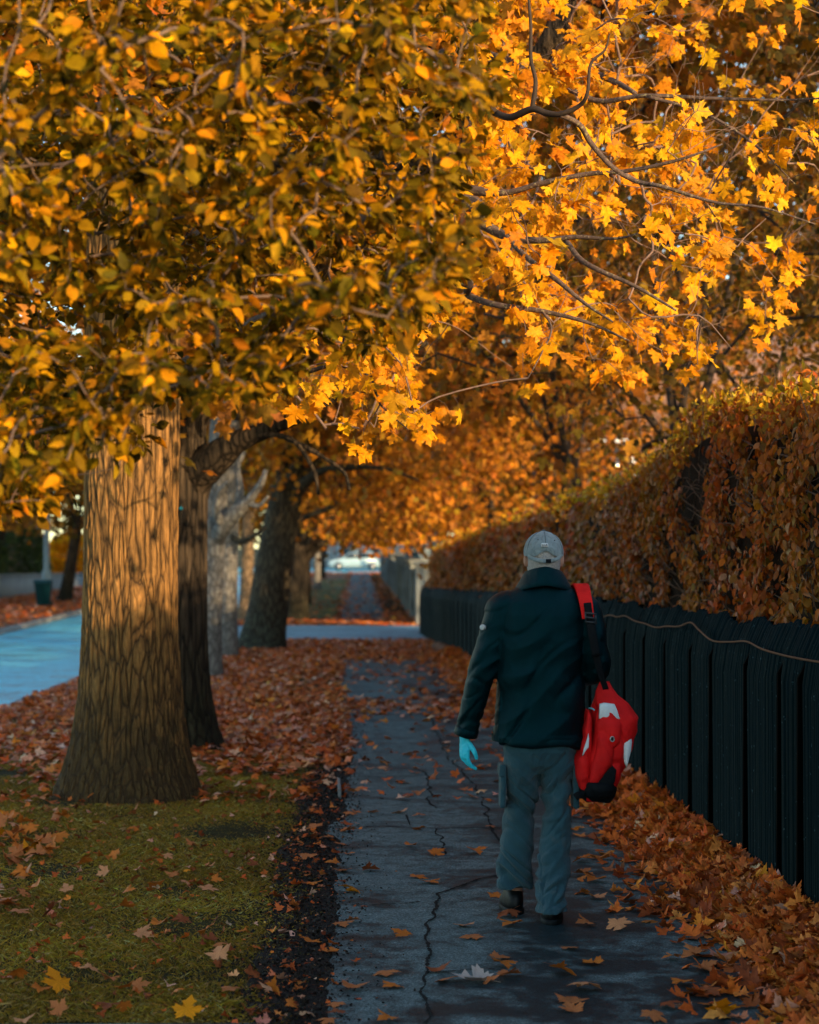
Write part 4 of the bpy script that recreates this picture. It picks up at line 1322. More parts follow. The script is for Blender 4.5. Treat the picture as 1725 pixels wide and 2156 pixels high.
# each leg: (left edge, right edge, z, half depth, centre y)
LL = [(-0.187, -0.020, 0.80, 0.105, 0.0), (-0.184, -0.016, 0.70, 0.105, 0.010), (-0.172, -0.018, 0.60, 0.098, 0.035), (-0.166, -0.024, 0.53, 0.092, 0.065), (-0.180, -0.032, 0.45, 0.086, 0.080), (-0.192, -0.036, 0.35, 0.084, 0.085),
      (-0.202, -0.038, 0.25, 0.084, 0.095), (-0.206, -0.038, 0.16, 0.088, 0.105), (-0.205, -0.040, 0.125, 0.090, 0.11)]
RL = [(-0.018, 0.150, 0.80, 0.105, 0.0), (-0.014, 0.142, 0.70, 0.105, 0.0), (-0.010, 0.132, 0.60, 0.100, 0.0), (-0.008, 0.128, 0.53, 0.095, 0.0), (-0.006, 0.128, 0.45, 0.088, -0.005), (-0.018, 0.124, 0.35, 0.085, -0.025),
      (-0.036, 0.114, 0.22, 0.086, -0.055), (-0.047, 0.099, 0.13, 0.092, -0.095), (-0.053, 0.093, 0.055, 0.100, -0.122)]
for L_ in (LL, RL):
    rg = [ell(a_, b_, z, d_, cy, 28, 2.2) for a_, b_, z, d_, cy in L_]
    t.loft(rg)
V, N_, fs = remeshed(t, 0.005, 2)
for i, p in enumerate(V):
    x, y, z = p
    left = x < -0.022
    k_ = 0.35 + 0.8 * math.exp(-((z - (0.50 if left else 0.56)) / 0.11) ** 2) + 0.75 * math.exp(-((z - (0.22 if left else 0.12)) / 0.10) ** 2)
    dgn = (x * 0.8 + z * 0.6, y, z * 0.85 + (x if left else -x) * 0.75)
    d_ = 0.017 * k_ * ridged(dgn, 4, 5, 15, 3.0 if left else 8.0) - 0.010 * k_ + 0.006 * mnoise.noise((x * 8, y * 8, z * 6))
    d_ += 0.012 * min(1.2, k_) * crease(dgn, 4.5, 4.0, 17, 6.0 if left else 2.5, 0.13)
    V[i] = p + N_[i] * d_
tr = part('trousers', V, fs, M['trousers'])
for sx, xx, zz in ((-1, -0.187, 0.60), (1, 0.142, 0.60)):
    pk = MB().box((xx, 0.0 if sx > 0 else 0.025, zz), (0.028, 0.15, 0.19), 0, 0, 0.010)
    pk.box((xx + sx * 0.004, 0.0 if sx > 0 else 0.025, zz + 0.075), (0.030, 0.158, 0.055), 0, 0, 0.008)
    V = np.concatenate(pk.V); V = V + 0.006 * np.array([[mnoise.noise((p[0] * 14, p[1] * 14, p[2] * 14)), 0, 0] for p in V])
    V[:, 0] += sx * 0.02 * (0.64 - V[:, 2]) * (1 if sx < 0 else -1) * 0
    mesh_np('cargo_pocket', V, [f for f in (np.concatenate(pk.T) if pk.T else [], np.concatenate(pk.Q)) if len(f)], M['trousers'], tr, smooth=True, local=False)
for L_ in (LL, RL):      # turned hems
    a_, b_, z, d_, cy = L_[-1]
    hm = MB(); hm.loft([ell(a_ - e_, b_ + e_, z + dz, d_ + e_, cy, 30, 2.2) for dz, e_ in ((-0.006, -0.004), (-0.008, 0.002), (0.022, 0.003), (0.026, -0.002))], 0, False)
    continue
    mesh_np('trouser_hem', np.concatenate(hm.V), [np.concatenate(hm.Q)], M['trousers'], tr, smooth=True, local=False)


def boot(x, y, rz, pitch, hi=0.19):
    c, s = math.cos(rz), math.sin(rz)
    def pl(q):
        q = np.array(q, dtype=float)
        cp_, sp_ = math.cos(pitch), math.sin(pitch)
        yy = q[:, 1] * cp_ - q[:, 2] * sp_; zz = q[:, 1] * sp_ + q[:, 2] * cp_
        return np.stack([x + c * q[:, 0] - s * yy, y + s * q[:, 0] + c * yy, zz], 1)
    up = MB()
    up.loft([pl(ell(-w_, w_, z, d_, cy, 24, 2.3)) for z, w_, d_, cy in ((0.024, 0.047, 0.145, 0.075), (0.05, 0.049, 0.143, 0.073), (0.075, 0.046, 0.115, 0.045), (0.10, 0.042, 0.070, 0.022), (0.125, 0.037, 0.046, 0.022), (hi, 0.036, 0.042, 0.024))])
    o = part('boot', np.concatenate(up.V), [np.concatenate(up.T), np.concatenate(up.Q)], M['boot'])
    so_ = MB()
    so_.loft([pl(ell(-w_, w_, z, d_, 0.075, 24, 2.5)) for z, w_, d_ in ((0.0, 0.046, 0.146), (0.006, 0.050, 0.151), (0.022, 0.051, 0.152), (0.030, 0.048, 0.147))])
    mesh_np('sole', np.concatenate(so_.V), [np.concatenate(so_.T), np.concatenate(so_.Q)], M['sole'], o, smooth=True, local=False)


boot(-0.125, 0.135, 0.10, 0.0)
boot(0.022, -0.140, -0.12, 0.0, 0.127)


def glove(wrist, direction, palm_n, mirror, curl):
    """palm_n: direction the palm faces; mirror +1: thumb to cross(direction, palm_n)"""
    w_ = np.array(wrist, float); d_ = unit(np.array(direction, float)); p_ = unit(np.array(palm_n, float) - np.dot(palm_n, d_) * d_)
    s_ = np.cross(d_, p_) * mirror
    g = MB()
    def T(a_, b_, c_): return w_ + a_ * d_ + b_ * s_ + c_ * p_
    rg = []
    for a_, hw, hd in ((-0.05, 0.030, 0.024), (-0.01, 0.028, 0.021), (0.02, 0.033, 0.019), (0.055, 0.040, 0.018), (0.085, 0.042, 0.016), (0.098, 0.038, 0.011)):
        th_ = np.linspace(0, 2 * PI, 20, endpoint=False)
        rg.append(np.array([T(a_, hw * math.cos(q), hd * math.sin(q)) for q in th_]))
    g.loft(rg)
    for k_, (off, ln, r_) in enumerate(((0.030, 0.072, 0.0092), (0.010, 0.080, 0.0095), (-0.011, 0.075, 0.0092), (-0.031, 0.058, 0.0082))):
        pts = [T(0.07, off * 0.95, 0)]
        ang, pos = 0.0, np.array([0.092, 0.0])
        pts.append(T(pos[0], off, pos[1]))
        for q, fr in enumerate((0.45, 0.32, 0.23)):
            ang += curl[q] * (1 + 0.12 * k_)
            pos = pos + ln * fr * np.array([math.cos(ang), math.sin(ang)])
            pts.append(T(pos[0], off * (1.0 + 0.05 * q), pos[1]))
        g.loft(limb_rings(pts, [r_ * 1.1, r_ * 1.08, r_, r_ * 0.95, r_ * 0.8], 10, None, 3))
    g.loft(limb_rings([T(0.015, 0.022, 0.004), T(0.045, 0.047, 0.016), T(0.072, 0.056, 0.026), T(0.096, 0.055, 0.034)], [0.013, 0.0125, 0.0105, 0.008], 10, None, 3))
    V, N_, fs = remeshed(g, 0.0032, 2)
    for i, q in enumerate(V): V[i] = q + N_[i] * 0.0012 * mnoise.noise((q[0] * 70, q[1] * 70, q[2] * 70))
    return part('glove', V, fs, M['glove'])


glove((-0.358, 0.062, 0.818), (0.02, 0.10, -1.0), (1.0, 0.45, 0.15), 1, (0.38, 0.42, 0.3))
glove((0.135, 0.262, 1.10), (-0.75, 0.6, 0.05), (0.35, 0.4, -0.8), -1, (0.7, 0.8, 0.6))

# ------------------------------------------------------------------ red bag hanging from the shoulder
bag = empty('shoulder_bag', (PX + 0.27, PY - 0.06, 0.80))
tag(bag, 'red carrier bag with pale reflective panels hanging from the right shoulder of the man', 'bag')


def LB(x, y, z): return np.array([PX + x, PY + y, z])


def bmesh_part(name, mb, mat, smooth=True, parent=bag):
    fs = [f for f in ((np.concatenate(mb.T) if mb.T else []), (np.concatenate(mb.Q) if mb.Q else [])) if len(f)]
    V = np.concatenate(mb.V) + np.array([PX, PY, 0])
    return mesh_np(name, V, fs, mat, parent, smooth=smooth)


def bag_fold(p):
    x, y, z = p
    return 0.013 * ridged((x + 0.3 * z, y, 0.25 * z), 16, 7, 5, 4.0) + 0.006 * mnoise.noise((x * 12, y * 12, z * 7)) + 0.013 * crease((x + 0.35 * z, y, z), 8, 6, 4, 3.3, 0.10)


# main compartment: tall soft sack, pinched at the top, swinging out to the right
g = MB()
BR = [(0.253, 0.300, 1.090, 0.012, -0.06), (0.246, 0.312, 1.065, 0.030, -0.06), (0.236, 0.335, 1.02, 0.055, -0.06), (0.222, 0.385, 0.965, 0.085, -0.05), (0.214, 0.425, 0.915, 0.105, -0.05),
      (0.208, 0.415, 0.87, 0.110, -0.05), (0.200, 0.396, 0.80, 0.115, -0.05), (0.186, 0.378, 0.72, 0.112, -0.05), (0.172, 0.350, 0.64, 0.100, -0.05), (0.165, 0.318, 0.575, 0.085, -0.05), (0.19, 0.295, 0.548, 0.06, -0.05)]
g.loft([ell(L_, R_, z, d_, cy, 40, 2.6) for L_, R_, z, d_, cy in BR])
V, N_, fs = remeshed(g, 0.0055, 2)
V = V + N_ * np.array([bag_fold(p) - 0.004 for p in V])[:, None]
mesh_np('bag_body', V + np.array([PX, PY, 0]), fs, M['red'], bag, smooth=True)
# inner side pocket towards the man
g = MB()
g.loft([ell(L_, R_, z, d_, cy, 24, 2.6) for L_, R_, z, d_, cy in ((0.186, 0.200, 0.955, 0.05, -0.075), (0.176, 0.207, 0.90, 0.075, -0.075), (0.160, 0.207, 0.80, 0.085, -0.075), (0.140, 0.200, 0.72, 0.085, -0.075), (0.140, 0.195, 0.66, 0.075, -0.075), (0.158, 0.19, 0.60, 0.05, -0.07))])
V, N_, fs = remeshed(g, 0.005, 2)
V = V + N_ * np.array([0.6 * bag_fold((p[0] + 1, p[1], p[2])) - 0.002 for p in V])[:, None]
mesh_np('side_pocket', V + np.array([PX, PY, 0]), fs, M['red'], bag, smooth=True)
# front flap with brass eyelet, a shallow bulge on the side facing back
g = MB()
g.loft([ell(L_, R_, z, d_, cy, 24, 2.6) for L_, R_, z, d_, cy in ((0.242, 0.322, 0.955, 0.025, -0.135), (0.232, 0.335, 0.90, 0.040, -0.142), (0.226, 0.330, 0.83, 0.050, -0.146), (0.212, 0.300, 0.74, 0.050, -0.146), (0.195, 0.262, 0.66, 0.040, -0.135), (0.190, 0.225, 0.60, 0.02, -0.12))])
V, N_, fs = remeshed(g, 0.005, 2)
V = V + N_ * np.array([0.8 * bag_fold((p[0] - 1, p[1], p[2] + 2)) - 0.002 for p in V])[:, None]
mesh_np('flap', V + np.array([PX, PY, 0]), fs, M['red'], bag, smooth=True)
# black base
g = MB()
g.loft([ell(L_, R_, z, d_, cy, 32, 2.6) for L_, R_, z, d_, cy in ((0.172, 0.316, 0.628, 0.115, -0.06), (0.160, 0.326, 0.600, 0.118, -0.06), (0.160, 0.318, 0.568, 0.105, -0.055), (0.19, 0.295, 0.540, 0.07, -0.05))])
V, N_, fs = remeshed(g, 0.006, 2)
V = V + N_ * np.array([0.6 * bag_fold((p[0] - 2, p[1], p[2] + 1)) - 0.002 for p in V])[:, None]
mesh_np('bag_base', V + np.array([PX, PY, 0]), fs, M['webbing'], bag, smooth=True)


def panel(name, pts, yb, thick=0.006, mat=None, bulge=0.012):
    """a sewn-on panel: outline in x,z standing just proud of the bag's back"""
    g = MB()
    o_ = np.array(pts, float)
    c_ = o_.mean(0)
    def rg(s_, dy): return np.array([[c_[0] + (q[0] - c_[0]) * s_, (yb(q[0], q[1]) if callable(yb) else yb) + dy, c_[1] + (q[1] - c_[1]) * s_] for q in o_])
    g.loft([rg(1.0, 0.02), rg(1.0, -thick), rg(0.9, -thick - 0.003), rg(0.45, -thick - bulge)])
    return bmesh_part(name, g, mat or M['reflect'], True)


panel('reflective_panel', [(0.240, 0.985), (0.262, 0.990), (0.306, 0.984), (0.318, 0.955), (0.330, 0.918), (0.285, 0.916), (0.236, 0.920)], -0.150, 0.010, None, 0.008)
panel('reflective_panel', [(0.366, 0.875), (0.378, 0.850), (0.386, 0.815), (0.382, 0.775), (0.372, 0.735), (0.362, 0.70), (0.352, 0.72), (0.344, 0.765), (0.345, 0.81), (0.354, 0.85)], -0.135, 0.010, None, 0.012)
panel('reflective_panel', [(0.182, 0.832), (0.187, 0.855), (0.190, 0.83), (0.188, 0.792), (0.172, 0.772), (0.160, 0.752), (0.166, 0.785)], -0.160, 0.006, None, 0.004)
# dark panel at the lower part
panel('dark_panel', [(0.250, 0.70), (0.292, 0.712), (0.312, 0.69), (0.306, 0.64), (0.285, 0.60), (0.245, 0.600), (0.232, 0.64)], -0.160, 0.006, M['webbing'], 0.004)
ey = MB()
tq = np.linspace(0, 2 * PI, 14)
ey.tube(np.stack([0.289 + 0.009 * np.cos(tq), np.full(14, -0.206), 0.832 + 0.011 * np.sin(tq)], 1), 0.0028, 6, cap=False)
bmesh_part('eyelet', ey, M['steel'])
ec = MB(); ec.loft(sphere_np((0.289, -0.203, 0.832), (0.007, 0.004, 0.009), 10, 6)); bmesh_part('eyelet_hole', ec, M['black'])
zp = MB(); zp.tube(spline([(0.196, -0.10, 0.962), (0.208, -0.135, 0.963), (0.218, -0.14, 0.955)], 4), 0.004, 6)
bmesh_part('piping', zp, plain('pale blue piping', (0.15, 0.5, 0.6), 0.5, 0.4))


def ribbon(name, pts, wdt, thick, mat, nrm=(0, -1, 0), parent=bag):
    q = spline(pts, 6); k_ = len(q)
    w_ = np.interp(np.linspace(0, 1, k_), np.linspace(0, 1, len(wdt)), wdt)
    tn = unit(np.gradient(q, axis=0))
    rings = []
    nn = np.array(nrm, float)
    for i in range(k_):
        n_i = nn if nn.ndim == 1 else nn[int(round(i / (k_ - 1) * (len(nn) - 1)))]
        s_ = unit(np.cross(tn[i], n_i)); u_ = np.cross(s_, tn[i])
        rings.append(np.array([q[i] + s_ * w_[i] / 2 * a_ + u_ * thick * b_ for a_, b_ in ((-1, -0.5), (-1, 0.35), (-0.85, 0.5), (0.85, 0.5), (1, 0.35), (1, -0.5), (0.85, -0.6), (-0.85, -0.6))]))
    g = MB(); g.loft(rings)
    return bmesh_part(name, g, mat, False, parent)


pad = ribbon('strap_pad', [(0.165, 0.08, 1.475), (0.168, 0.03, 1.515), (0.172, -0.035, 1.512), (0.178, -0.095, 1.47), (0.184, -0.132, 1.42), (0.190, -0.140, 1.368)], [0.07, 0.072, 0.07, 0.062, 0.058, 0.054], 0.014, M['redpad'],
             np.array([(0, 0.5, 1), (0, 0.2, 1), (0, -0.3, 1), (0, -0.9, 0.6), (0, -1, 0.2), (0, -1, 0)]))
strap = ribbon('strap', [(0.185, -0.150, 1.44), (0.192, -0.153, 1.38), (0.205, -0.150, 1.30), (0.222, -0.142, 1.215), (0.245, -0.125, 1.13), (0.275, -0.095, 1.045)], [0.034, 0.036, 0.036, 0.034, 0.030, 0.026], 0.005, M['webbing'])
ribbon('strap_end', [(0.198, -0.162, 1.36), (0.208, -0.162, 1.29), (0.224, -0.154, 1.20)], [0.038, 0.040, 0.038], 0.007, M['webbing'])
bk = MB()
for zz in (1.392, 1.372, 1.352):
    bk.tube([(0.172, -0.166, zz + 0.004), (0.224, -0.166, zz - 0.004)], 0.0042, 6)
bk.tube([(0.174, -0.166, 1.396), (0.176, -0.166, 1.348)], 0.0038, 6); bk.tube([(0.220, -0.166, 1.390), (0.224, -0.166, 1.344)], 0.0038, 6)
mesh_np('buckle', np.concatenate(bk.V) + np.array([PX, PY, 0]), [np.concatenate(bk.T), np.concatenate(bk.Q)], plain('black plastic', (0.03, 0.035, 0.04), 0.35, 0.5, 0, 0.2, 30), bag, smooth=True)
# loose buckle strap dangling at the bottom left
ribbon('loose_strap', [(0.170, -0.14, 0.575), (0.145, -0.15, 0.577), (0.128, -0.15, 0.565)], [0.03, 0.034, 0.034], 0.008, M['webbing'])
# ------------------------------------------------------------------ trees
ORANGE = [(0.58, 0.21, 0.012), (0.46, 0.15, 0.012), (0.64, 0.29, 0.016), (0.30, 0.10, 0.014), (0.32, 0.19, 0.016)]
YELLOW = [(0.90, 0.37, 0.004), (0.84, 0.285, 0.004), (0.92, 0.46, 0.010), (0.58, 0.19, 0.006), (0.48, 0.27, 0.010)]
OLIVE = [(0.31, 0.146, 0.003), (0.18, 0.104, 0.003), (0.52, 0.218, 0.003), (0.055, 0.038, 0.003), (0.62, 0.20, 0.004)]
DULL = [(0.21, 0.095, 0.008), (0.14, 0.085, 0.008), (0.26, 0.085, 0.008), (0.07, 0.05, 0.008), (0.36, 0.19, 0.010)]


def Pz(x, y, Y):                   # pixel of the top right enlargement at a depth
    return P((960 + x / 1.797) * 0.8984, (y / 1.797) * 0.8984, Y * 0.94 if Y < 12 else Y)


def crown_obj(name, parent, V, T, C, tw, lmat, tmat):
    """leaves and the fine twigs that carry them: one crown"""
    tV = np.concatenate(tw.V); tQ = np.concatenate(tw.Q)
    allV = np.concatenate([V, tV]); allC = np.concatenate([C, np.ones((len(tV), 3)) * 0.2])
    mi = [0] * len(T) + [1] * len(tQ)
    return mesh_np(name, allV, [T, tQ + len(V)], [lmat, tmat], parent, allC, False, mi)


# ---- the big maple by the pavement -------------------------------------------------
mt = empty('maple_tree', (-1.62, 14.1, 0))
tag(mt, 'big maple with stout ridged trunk half in sun, yellow branches reaching over the pavement', 'tree')
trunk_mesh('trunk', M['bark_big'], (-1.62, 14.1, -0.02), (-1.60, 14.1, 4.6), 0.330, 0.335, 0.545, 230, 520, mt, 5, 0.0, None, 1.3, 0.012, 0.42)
TR = np.array([-1.55, 14.1, 0.0])
limbs = [
    ('A', [TR + (0.1, -0.1, 3.3), (-0.6, 12.0, 3.55), Pz(170, 850, 10.2), Pz(300, 930, 10.1), Pz(420, 990, 10.0), Pz(560, 1005, 9.9), Pz(700, 990, 9.8), Pz(880, 995, 9.7), Pz(1010, 960, 9.7)], [0.07, 0.05, 0.026, 0.016, 0.009, 0.002]),
    ('B', [Pz(660, 1000, 9.85), Pz(720, 1080, 9.7), Pz(800, 1130, 9.6), Pz(960, 1200, 9.5), Pz(1130, 1300, 9.4)], [0.013, 0.012, 0.005]),
    ('C', [Pz(400, 980, 10.0), Pz(500, 1080, 9.8), Pz(620, 1170, 9.6), Pz(740, 1270, 9.5), Pz(860, 1350, 9.4)], [0.014, 0.012, 0.004]),
    ('D', [TR + (0.15, -0.15, 2.9), (-0.5, 12.2, 3.15), Pz(150, 1180, 10.3), Pz(250, 1240, 10.2), Pz(370, 1280, 10.0), Pz(560, 1305, 9.9), Pz(760, 1355, 9.8), Pz(930, 1430, 9.7)], [0.06, 0.045, 0.018, 0.014, 0.010, 0.004]),
    ('J', [TR + (0.1, 0.0, 4.3), (-0.6, 13.9, 4.5), Pz(180, 640, 13.4), Pz(300, 480, 13.2), Pz(480, 330, 13.0), Pz(560, 220, 12.9), Pz(620, 110, 12.8), Pz(660, 0, 12.8), Pz(700, -200, 12.8)], [0.16, 0.12, 0.085, 0.07, 0.06]),
    ('E', [Pz(300, 480, 13.1), Pz(310, 440, 11.5), Pz(330, 435, 9.6), Pz(370, 465, 9.4), Pz(430, 480, 9.3), Pz(520, 445, 9.2), Pz(580, 462, 9.15), Pz(640, 465, 9.1), Pz(720, 430, 9.05), Pz(755, 375, 9.0), Pz(770, 250, 9.0), Pz(830, 190, 9.0), Pz(850, 120, 9.0)], [0.03, 0.024, 0.016, 0.016, 0.014, 0.011, 0.008, 0.006, 0.003]),
    ('F', [Pz(520, 445, 9.2), Pz(535, 330, 9.2), Pz(515, 230, 9.2), Pz(515, 100, 9.2), Pz(505, -40, 9.2)], [0.012, 0.009, 0.008, 0.006]),
    ('G', [Pz(640, 468, 9.1), Pz(720, 510, 9.2), Pz(770, 590, 9.3), Pz(860, 690, 9.3), Pz(960, 750, 9.3), Pz(1080, 775, 9.2), Pz(1300, 840, 9.1), Pz(1500, 860, 9.0), Pz(1725, 930, 9.0)], [0.012, 0.013, 0.011, 0.009, 0.006, 0.003]),
    ('H', [TR + (0.1, -0.1, 3.7), (-0.6, 12.4, 3.9), Pz(50, 760, 10.9), Pz(280, 795, 10.6), Pz(420, 800, 10.5), Pz(560, 760, 10.4), Pz(760, 720, 10.3), Pz(900, 710, 10.2), Pz(1060, 680, 10.1), Pz(1200, 640, 10.0), Pz(1330, 590, 10.0)], [0.05, 0.035, 0.015, 0.012, 0.009, 0.004]),
    ('I', [(-0.35, 13.8, 4.65), Pz(150, 200, 12.0), Pz(360, 220, 11.6), Pz(560, 300, 11.3), Pz(700, 370, 11.1), Pz(820, 410, 11.0), Pz(1000, 385, 10.9), Pz(1300, 395, 10.8), Pz(1600, 400, 10.7), Pz(1900, 380, 10.6)], [0.026, 0.02, 0.016, 0.013, 0.009, 0.003]),
    ('K', [Pz(560, 250, 12.9), Pz(660, 285, 12.2), Pz(760, 285, 11.6), Pz(880, 330, 11.2), Pz(960, 375, 11.0)], [0.03, 0.02, 0.012]),
    ('L', [TR + (0.12, -0.1, 2.75), (-0.9, 12.6, 2.85), P(600, 790, 10.6), P(700, 770, 10.3), P(775, 790, 10.1), P(800, 850, 10.0), P(860, 905, 9.9)], [0.03, 0.02, 0.008, 0.006, 0.003]),
    ('N', [Pz(1000, 385, 10.9), Pz(1200, 440, 10.8), Pz(1350, 510, 10.7), Pz(1500, 620, 10.6), Pz(1640, 760, 10.5)], [0.010, 0.008, 0.003]),
    ('O', [Pz(560, 1300, 9.9), Pz(600, 1380, 9.8), Pz(560, 1480, 9.7), Pz(500, 1590, 9.6)], [0.006, 0.005, 0.002]),
]
seeds = []
for nm, pts, rad in limbs:
    q = spline(pts, 7)
    mb = MB(); mb.tube(q, rad, 9)
    dark = nm in 'EFL'
    mesh_np('limb', np.concatenate(mb.V), [np.concatenate(mb.T), np.concatenate(mb.Q)], M['twig_dark'] if dark else (M['bark_dark'] if nm == 'J' else M['limb_thin']), mt, smooth=True)
    for p in q[(10 if nm in 'ADHIL' else 3):]: seeds.append(p)

poly = [(600, 760), (660, 690), (880, 600), (940, 420), (1000, 200), (1080, 60), (690, 60), (690, -260), (1900, -260), (1900, 480), (1700, 560), (1620, 690), (1500, 770), (1420, 815), (1350, 800), (1200, 770), (1060, 790), (1010, 700), (930, 715), (880, 760), (930, 880), (850, 915), (690, 915), (620, 850)]
nc = 4200
px, py = rng.uniform(560, 1900, nc), rng.uniform(-260, 930, nc)
Yd = 8.8 + 4.6 * rng.uniform(0, 1, nc) ** 0.8
ok = inpoly(px, py, poly)
dens = np.ones(nc) * 0.62
dens = np.where((px > 1330) & (py < 620), 0.17 + 0.13 * (px < 1480), dens)
dens = np.where((px > 1000) & (px < 1500) & (py > 250) & (py < 560), 0.72, dens)
dens = np.where((py > 760) & (px < 950), 0.85, dens)
dens = np.where((px > 1000) & (px < 1230) & (py > 590) & (py < 720), 0.35, dens)
dens *= np.clip(0.75 + 1.5 * vert_noise(px / 100, py / 100, 0.9, 3.0), 0.15, 1.5)
ok &= rng.uniform(0, 1, nc) < dens * 0.46
Yd = np.where((px < 960) & (py < 700), np.maximum(Yd, 9.6), Yd)
cen = np.array([P(a, b, c) for a, b, c in zip(px[ok], py[ok], Yd[ok])])
arr, segs, cnt = grow(seeds, cen)
tw = MB()
twigs_into(tw, arr, segs, cnt, 0.0016, 0.008)
# bare fine sprays at the right
for k in range(340):
    b0 = arr[random.randrange(len(seeds), len(arr))]
    if b0[0] < 0.9: continue
    d_ = unit(np.array([random.uniform(0.2, 1), random.gauss(-0.2, 0.4), random.gauss(0.25, 0.5)]))
    p0 = b0
    for q in range(3):
        p1 = p0 + d_ * random.uniform(0.07, 0.18) + np.random.normal(0, 0.015, 3)
        tw.tube([p0, (p0 + p1) / 2 + rng.normal(0, 0.006, 3), p1], [0.0026 - 0.0006 * q, 0.002 - 0.0006 * q], 4, 1, cap=False)
        side = p1 + unit(np.cross(d_, [0, 1, 0]) * random.choice([-1, 1]) + d_ * 0.8) * random.uniform(0.05, 0.1)
        tw.tube([p1, side], [0.0016, 0.001], 4, 1, cap=False)
        d_ = unit(d_ + rng.normal(0, 0.25, 3)); p0 = p1
tips = arr[len(seeds):]
sel = np.array([s for s in segs])
per = 8
own = np.repeat(np.arange(len(segs)), per)
tpar = rng.uniform(0.2, 1.0, len(own))
A_, B_, C_ = arr[sel[:, 1]][own], arr[sel[:, 2]][own], arr[sel[:, 3]][own]
basep = np.where(tpar[:, None] < 0.6, A_ + (B_ - A_) * (tpar[:, None] / 0.6), B_ + (C_ - B_) * ((tpar[:, None] - 0.6) / 0.4))
n = len(own)
off = rng.normal(0, 1, (n, 3)); off = unit(off) * rng.uniform(0.04, 0.13, n)[:, None] - np.array([0, 0, 0.035])
pos = basep + off
Lseg = np.linalg.norm(C_ - A_, axis=1)
f = np.stack([rng.normal(0.05, 0.55, n), rng.normal(-0.25, 0.5, n), rng.normal(-0.75, 0.45, n)], 1) + off * 4
nn = np.stack([rng.normal(0.3, 0.55, n), rng.normal(-0.9, 0.5, n), rng.normal(0.35, 0.5, n)], 1)
sd_v = np.array([-math.sin(SUN_AZ) * math.cos(SUN_EL), math.cos(SUN_AZ) * math.cos(SUN_EL), -math.sin(SUN_EL)])
hit = pos + sd_v * ((13.8 - pos[:, 1]) / sd_v[1])[:, None]
sunny = (np.abs(hit[:, 0] + 1.6) < 0.45) & (hit[:, 2] > 1.1) & (hit[:, 2] < 2.7)   # leaves on the sun's line to the trunk, mostly dropped to light it
keep = (rng.uniform(0, 1, n) < 0.92) & ~(sunny & (rng.uniform(0, 1, n) < 0.975))
pos, f, nn, basep = pos[keep], f[keep], nn[keep], basep[keep]
n = len(pos)
V, T, C = scatter(maples, pos, f, nn, rng.uniform(0.055, 0.105, n), palette(n, YELLOW, [4, 3, 2, 1.6, 1.0], 0.13))
sel_p = rng.choice(n, min(n, 2600), replace=False)
for i in sel_p:      # leaf stalks
    tw.tube([basep[i], basep[i] * 0.4 + pos[i] * 0.6 + np.array([0, 0, 0.012]), pos[i]], 0.0009, 3, 1, cap=False)
crown_obj('crown', mt, V, T, C, tw, M['leaf_maple'], M['twig_pale'])

# ---- the nearest tree, its trunk just outside the left edge ------------------------
def PL(px, py, Y): return P(px, py, Y * 1.36)


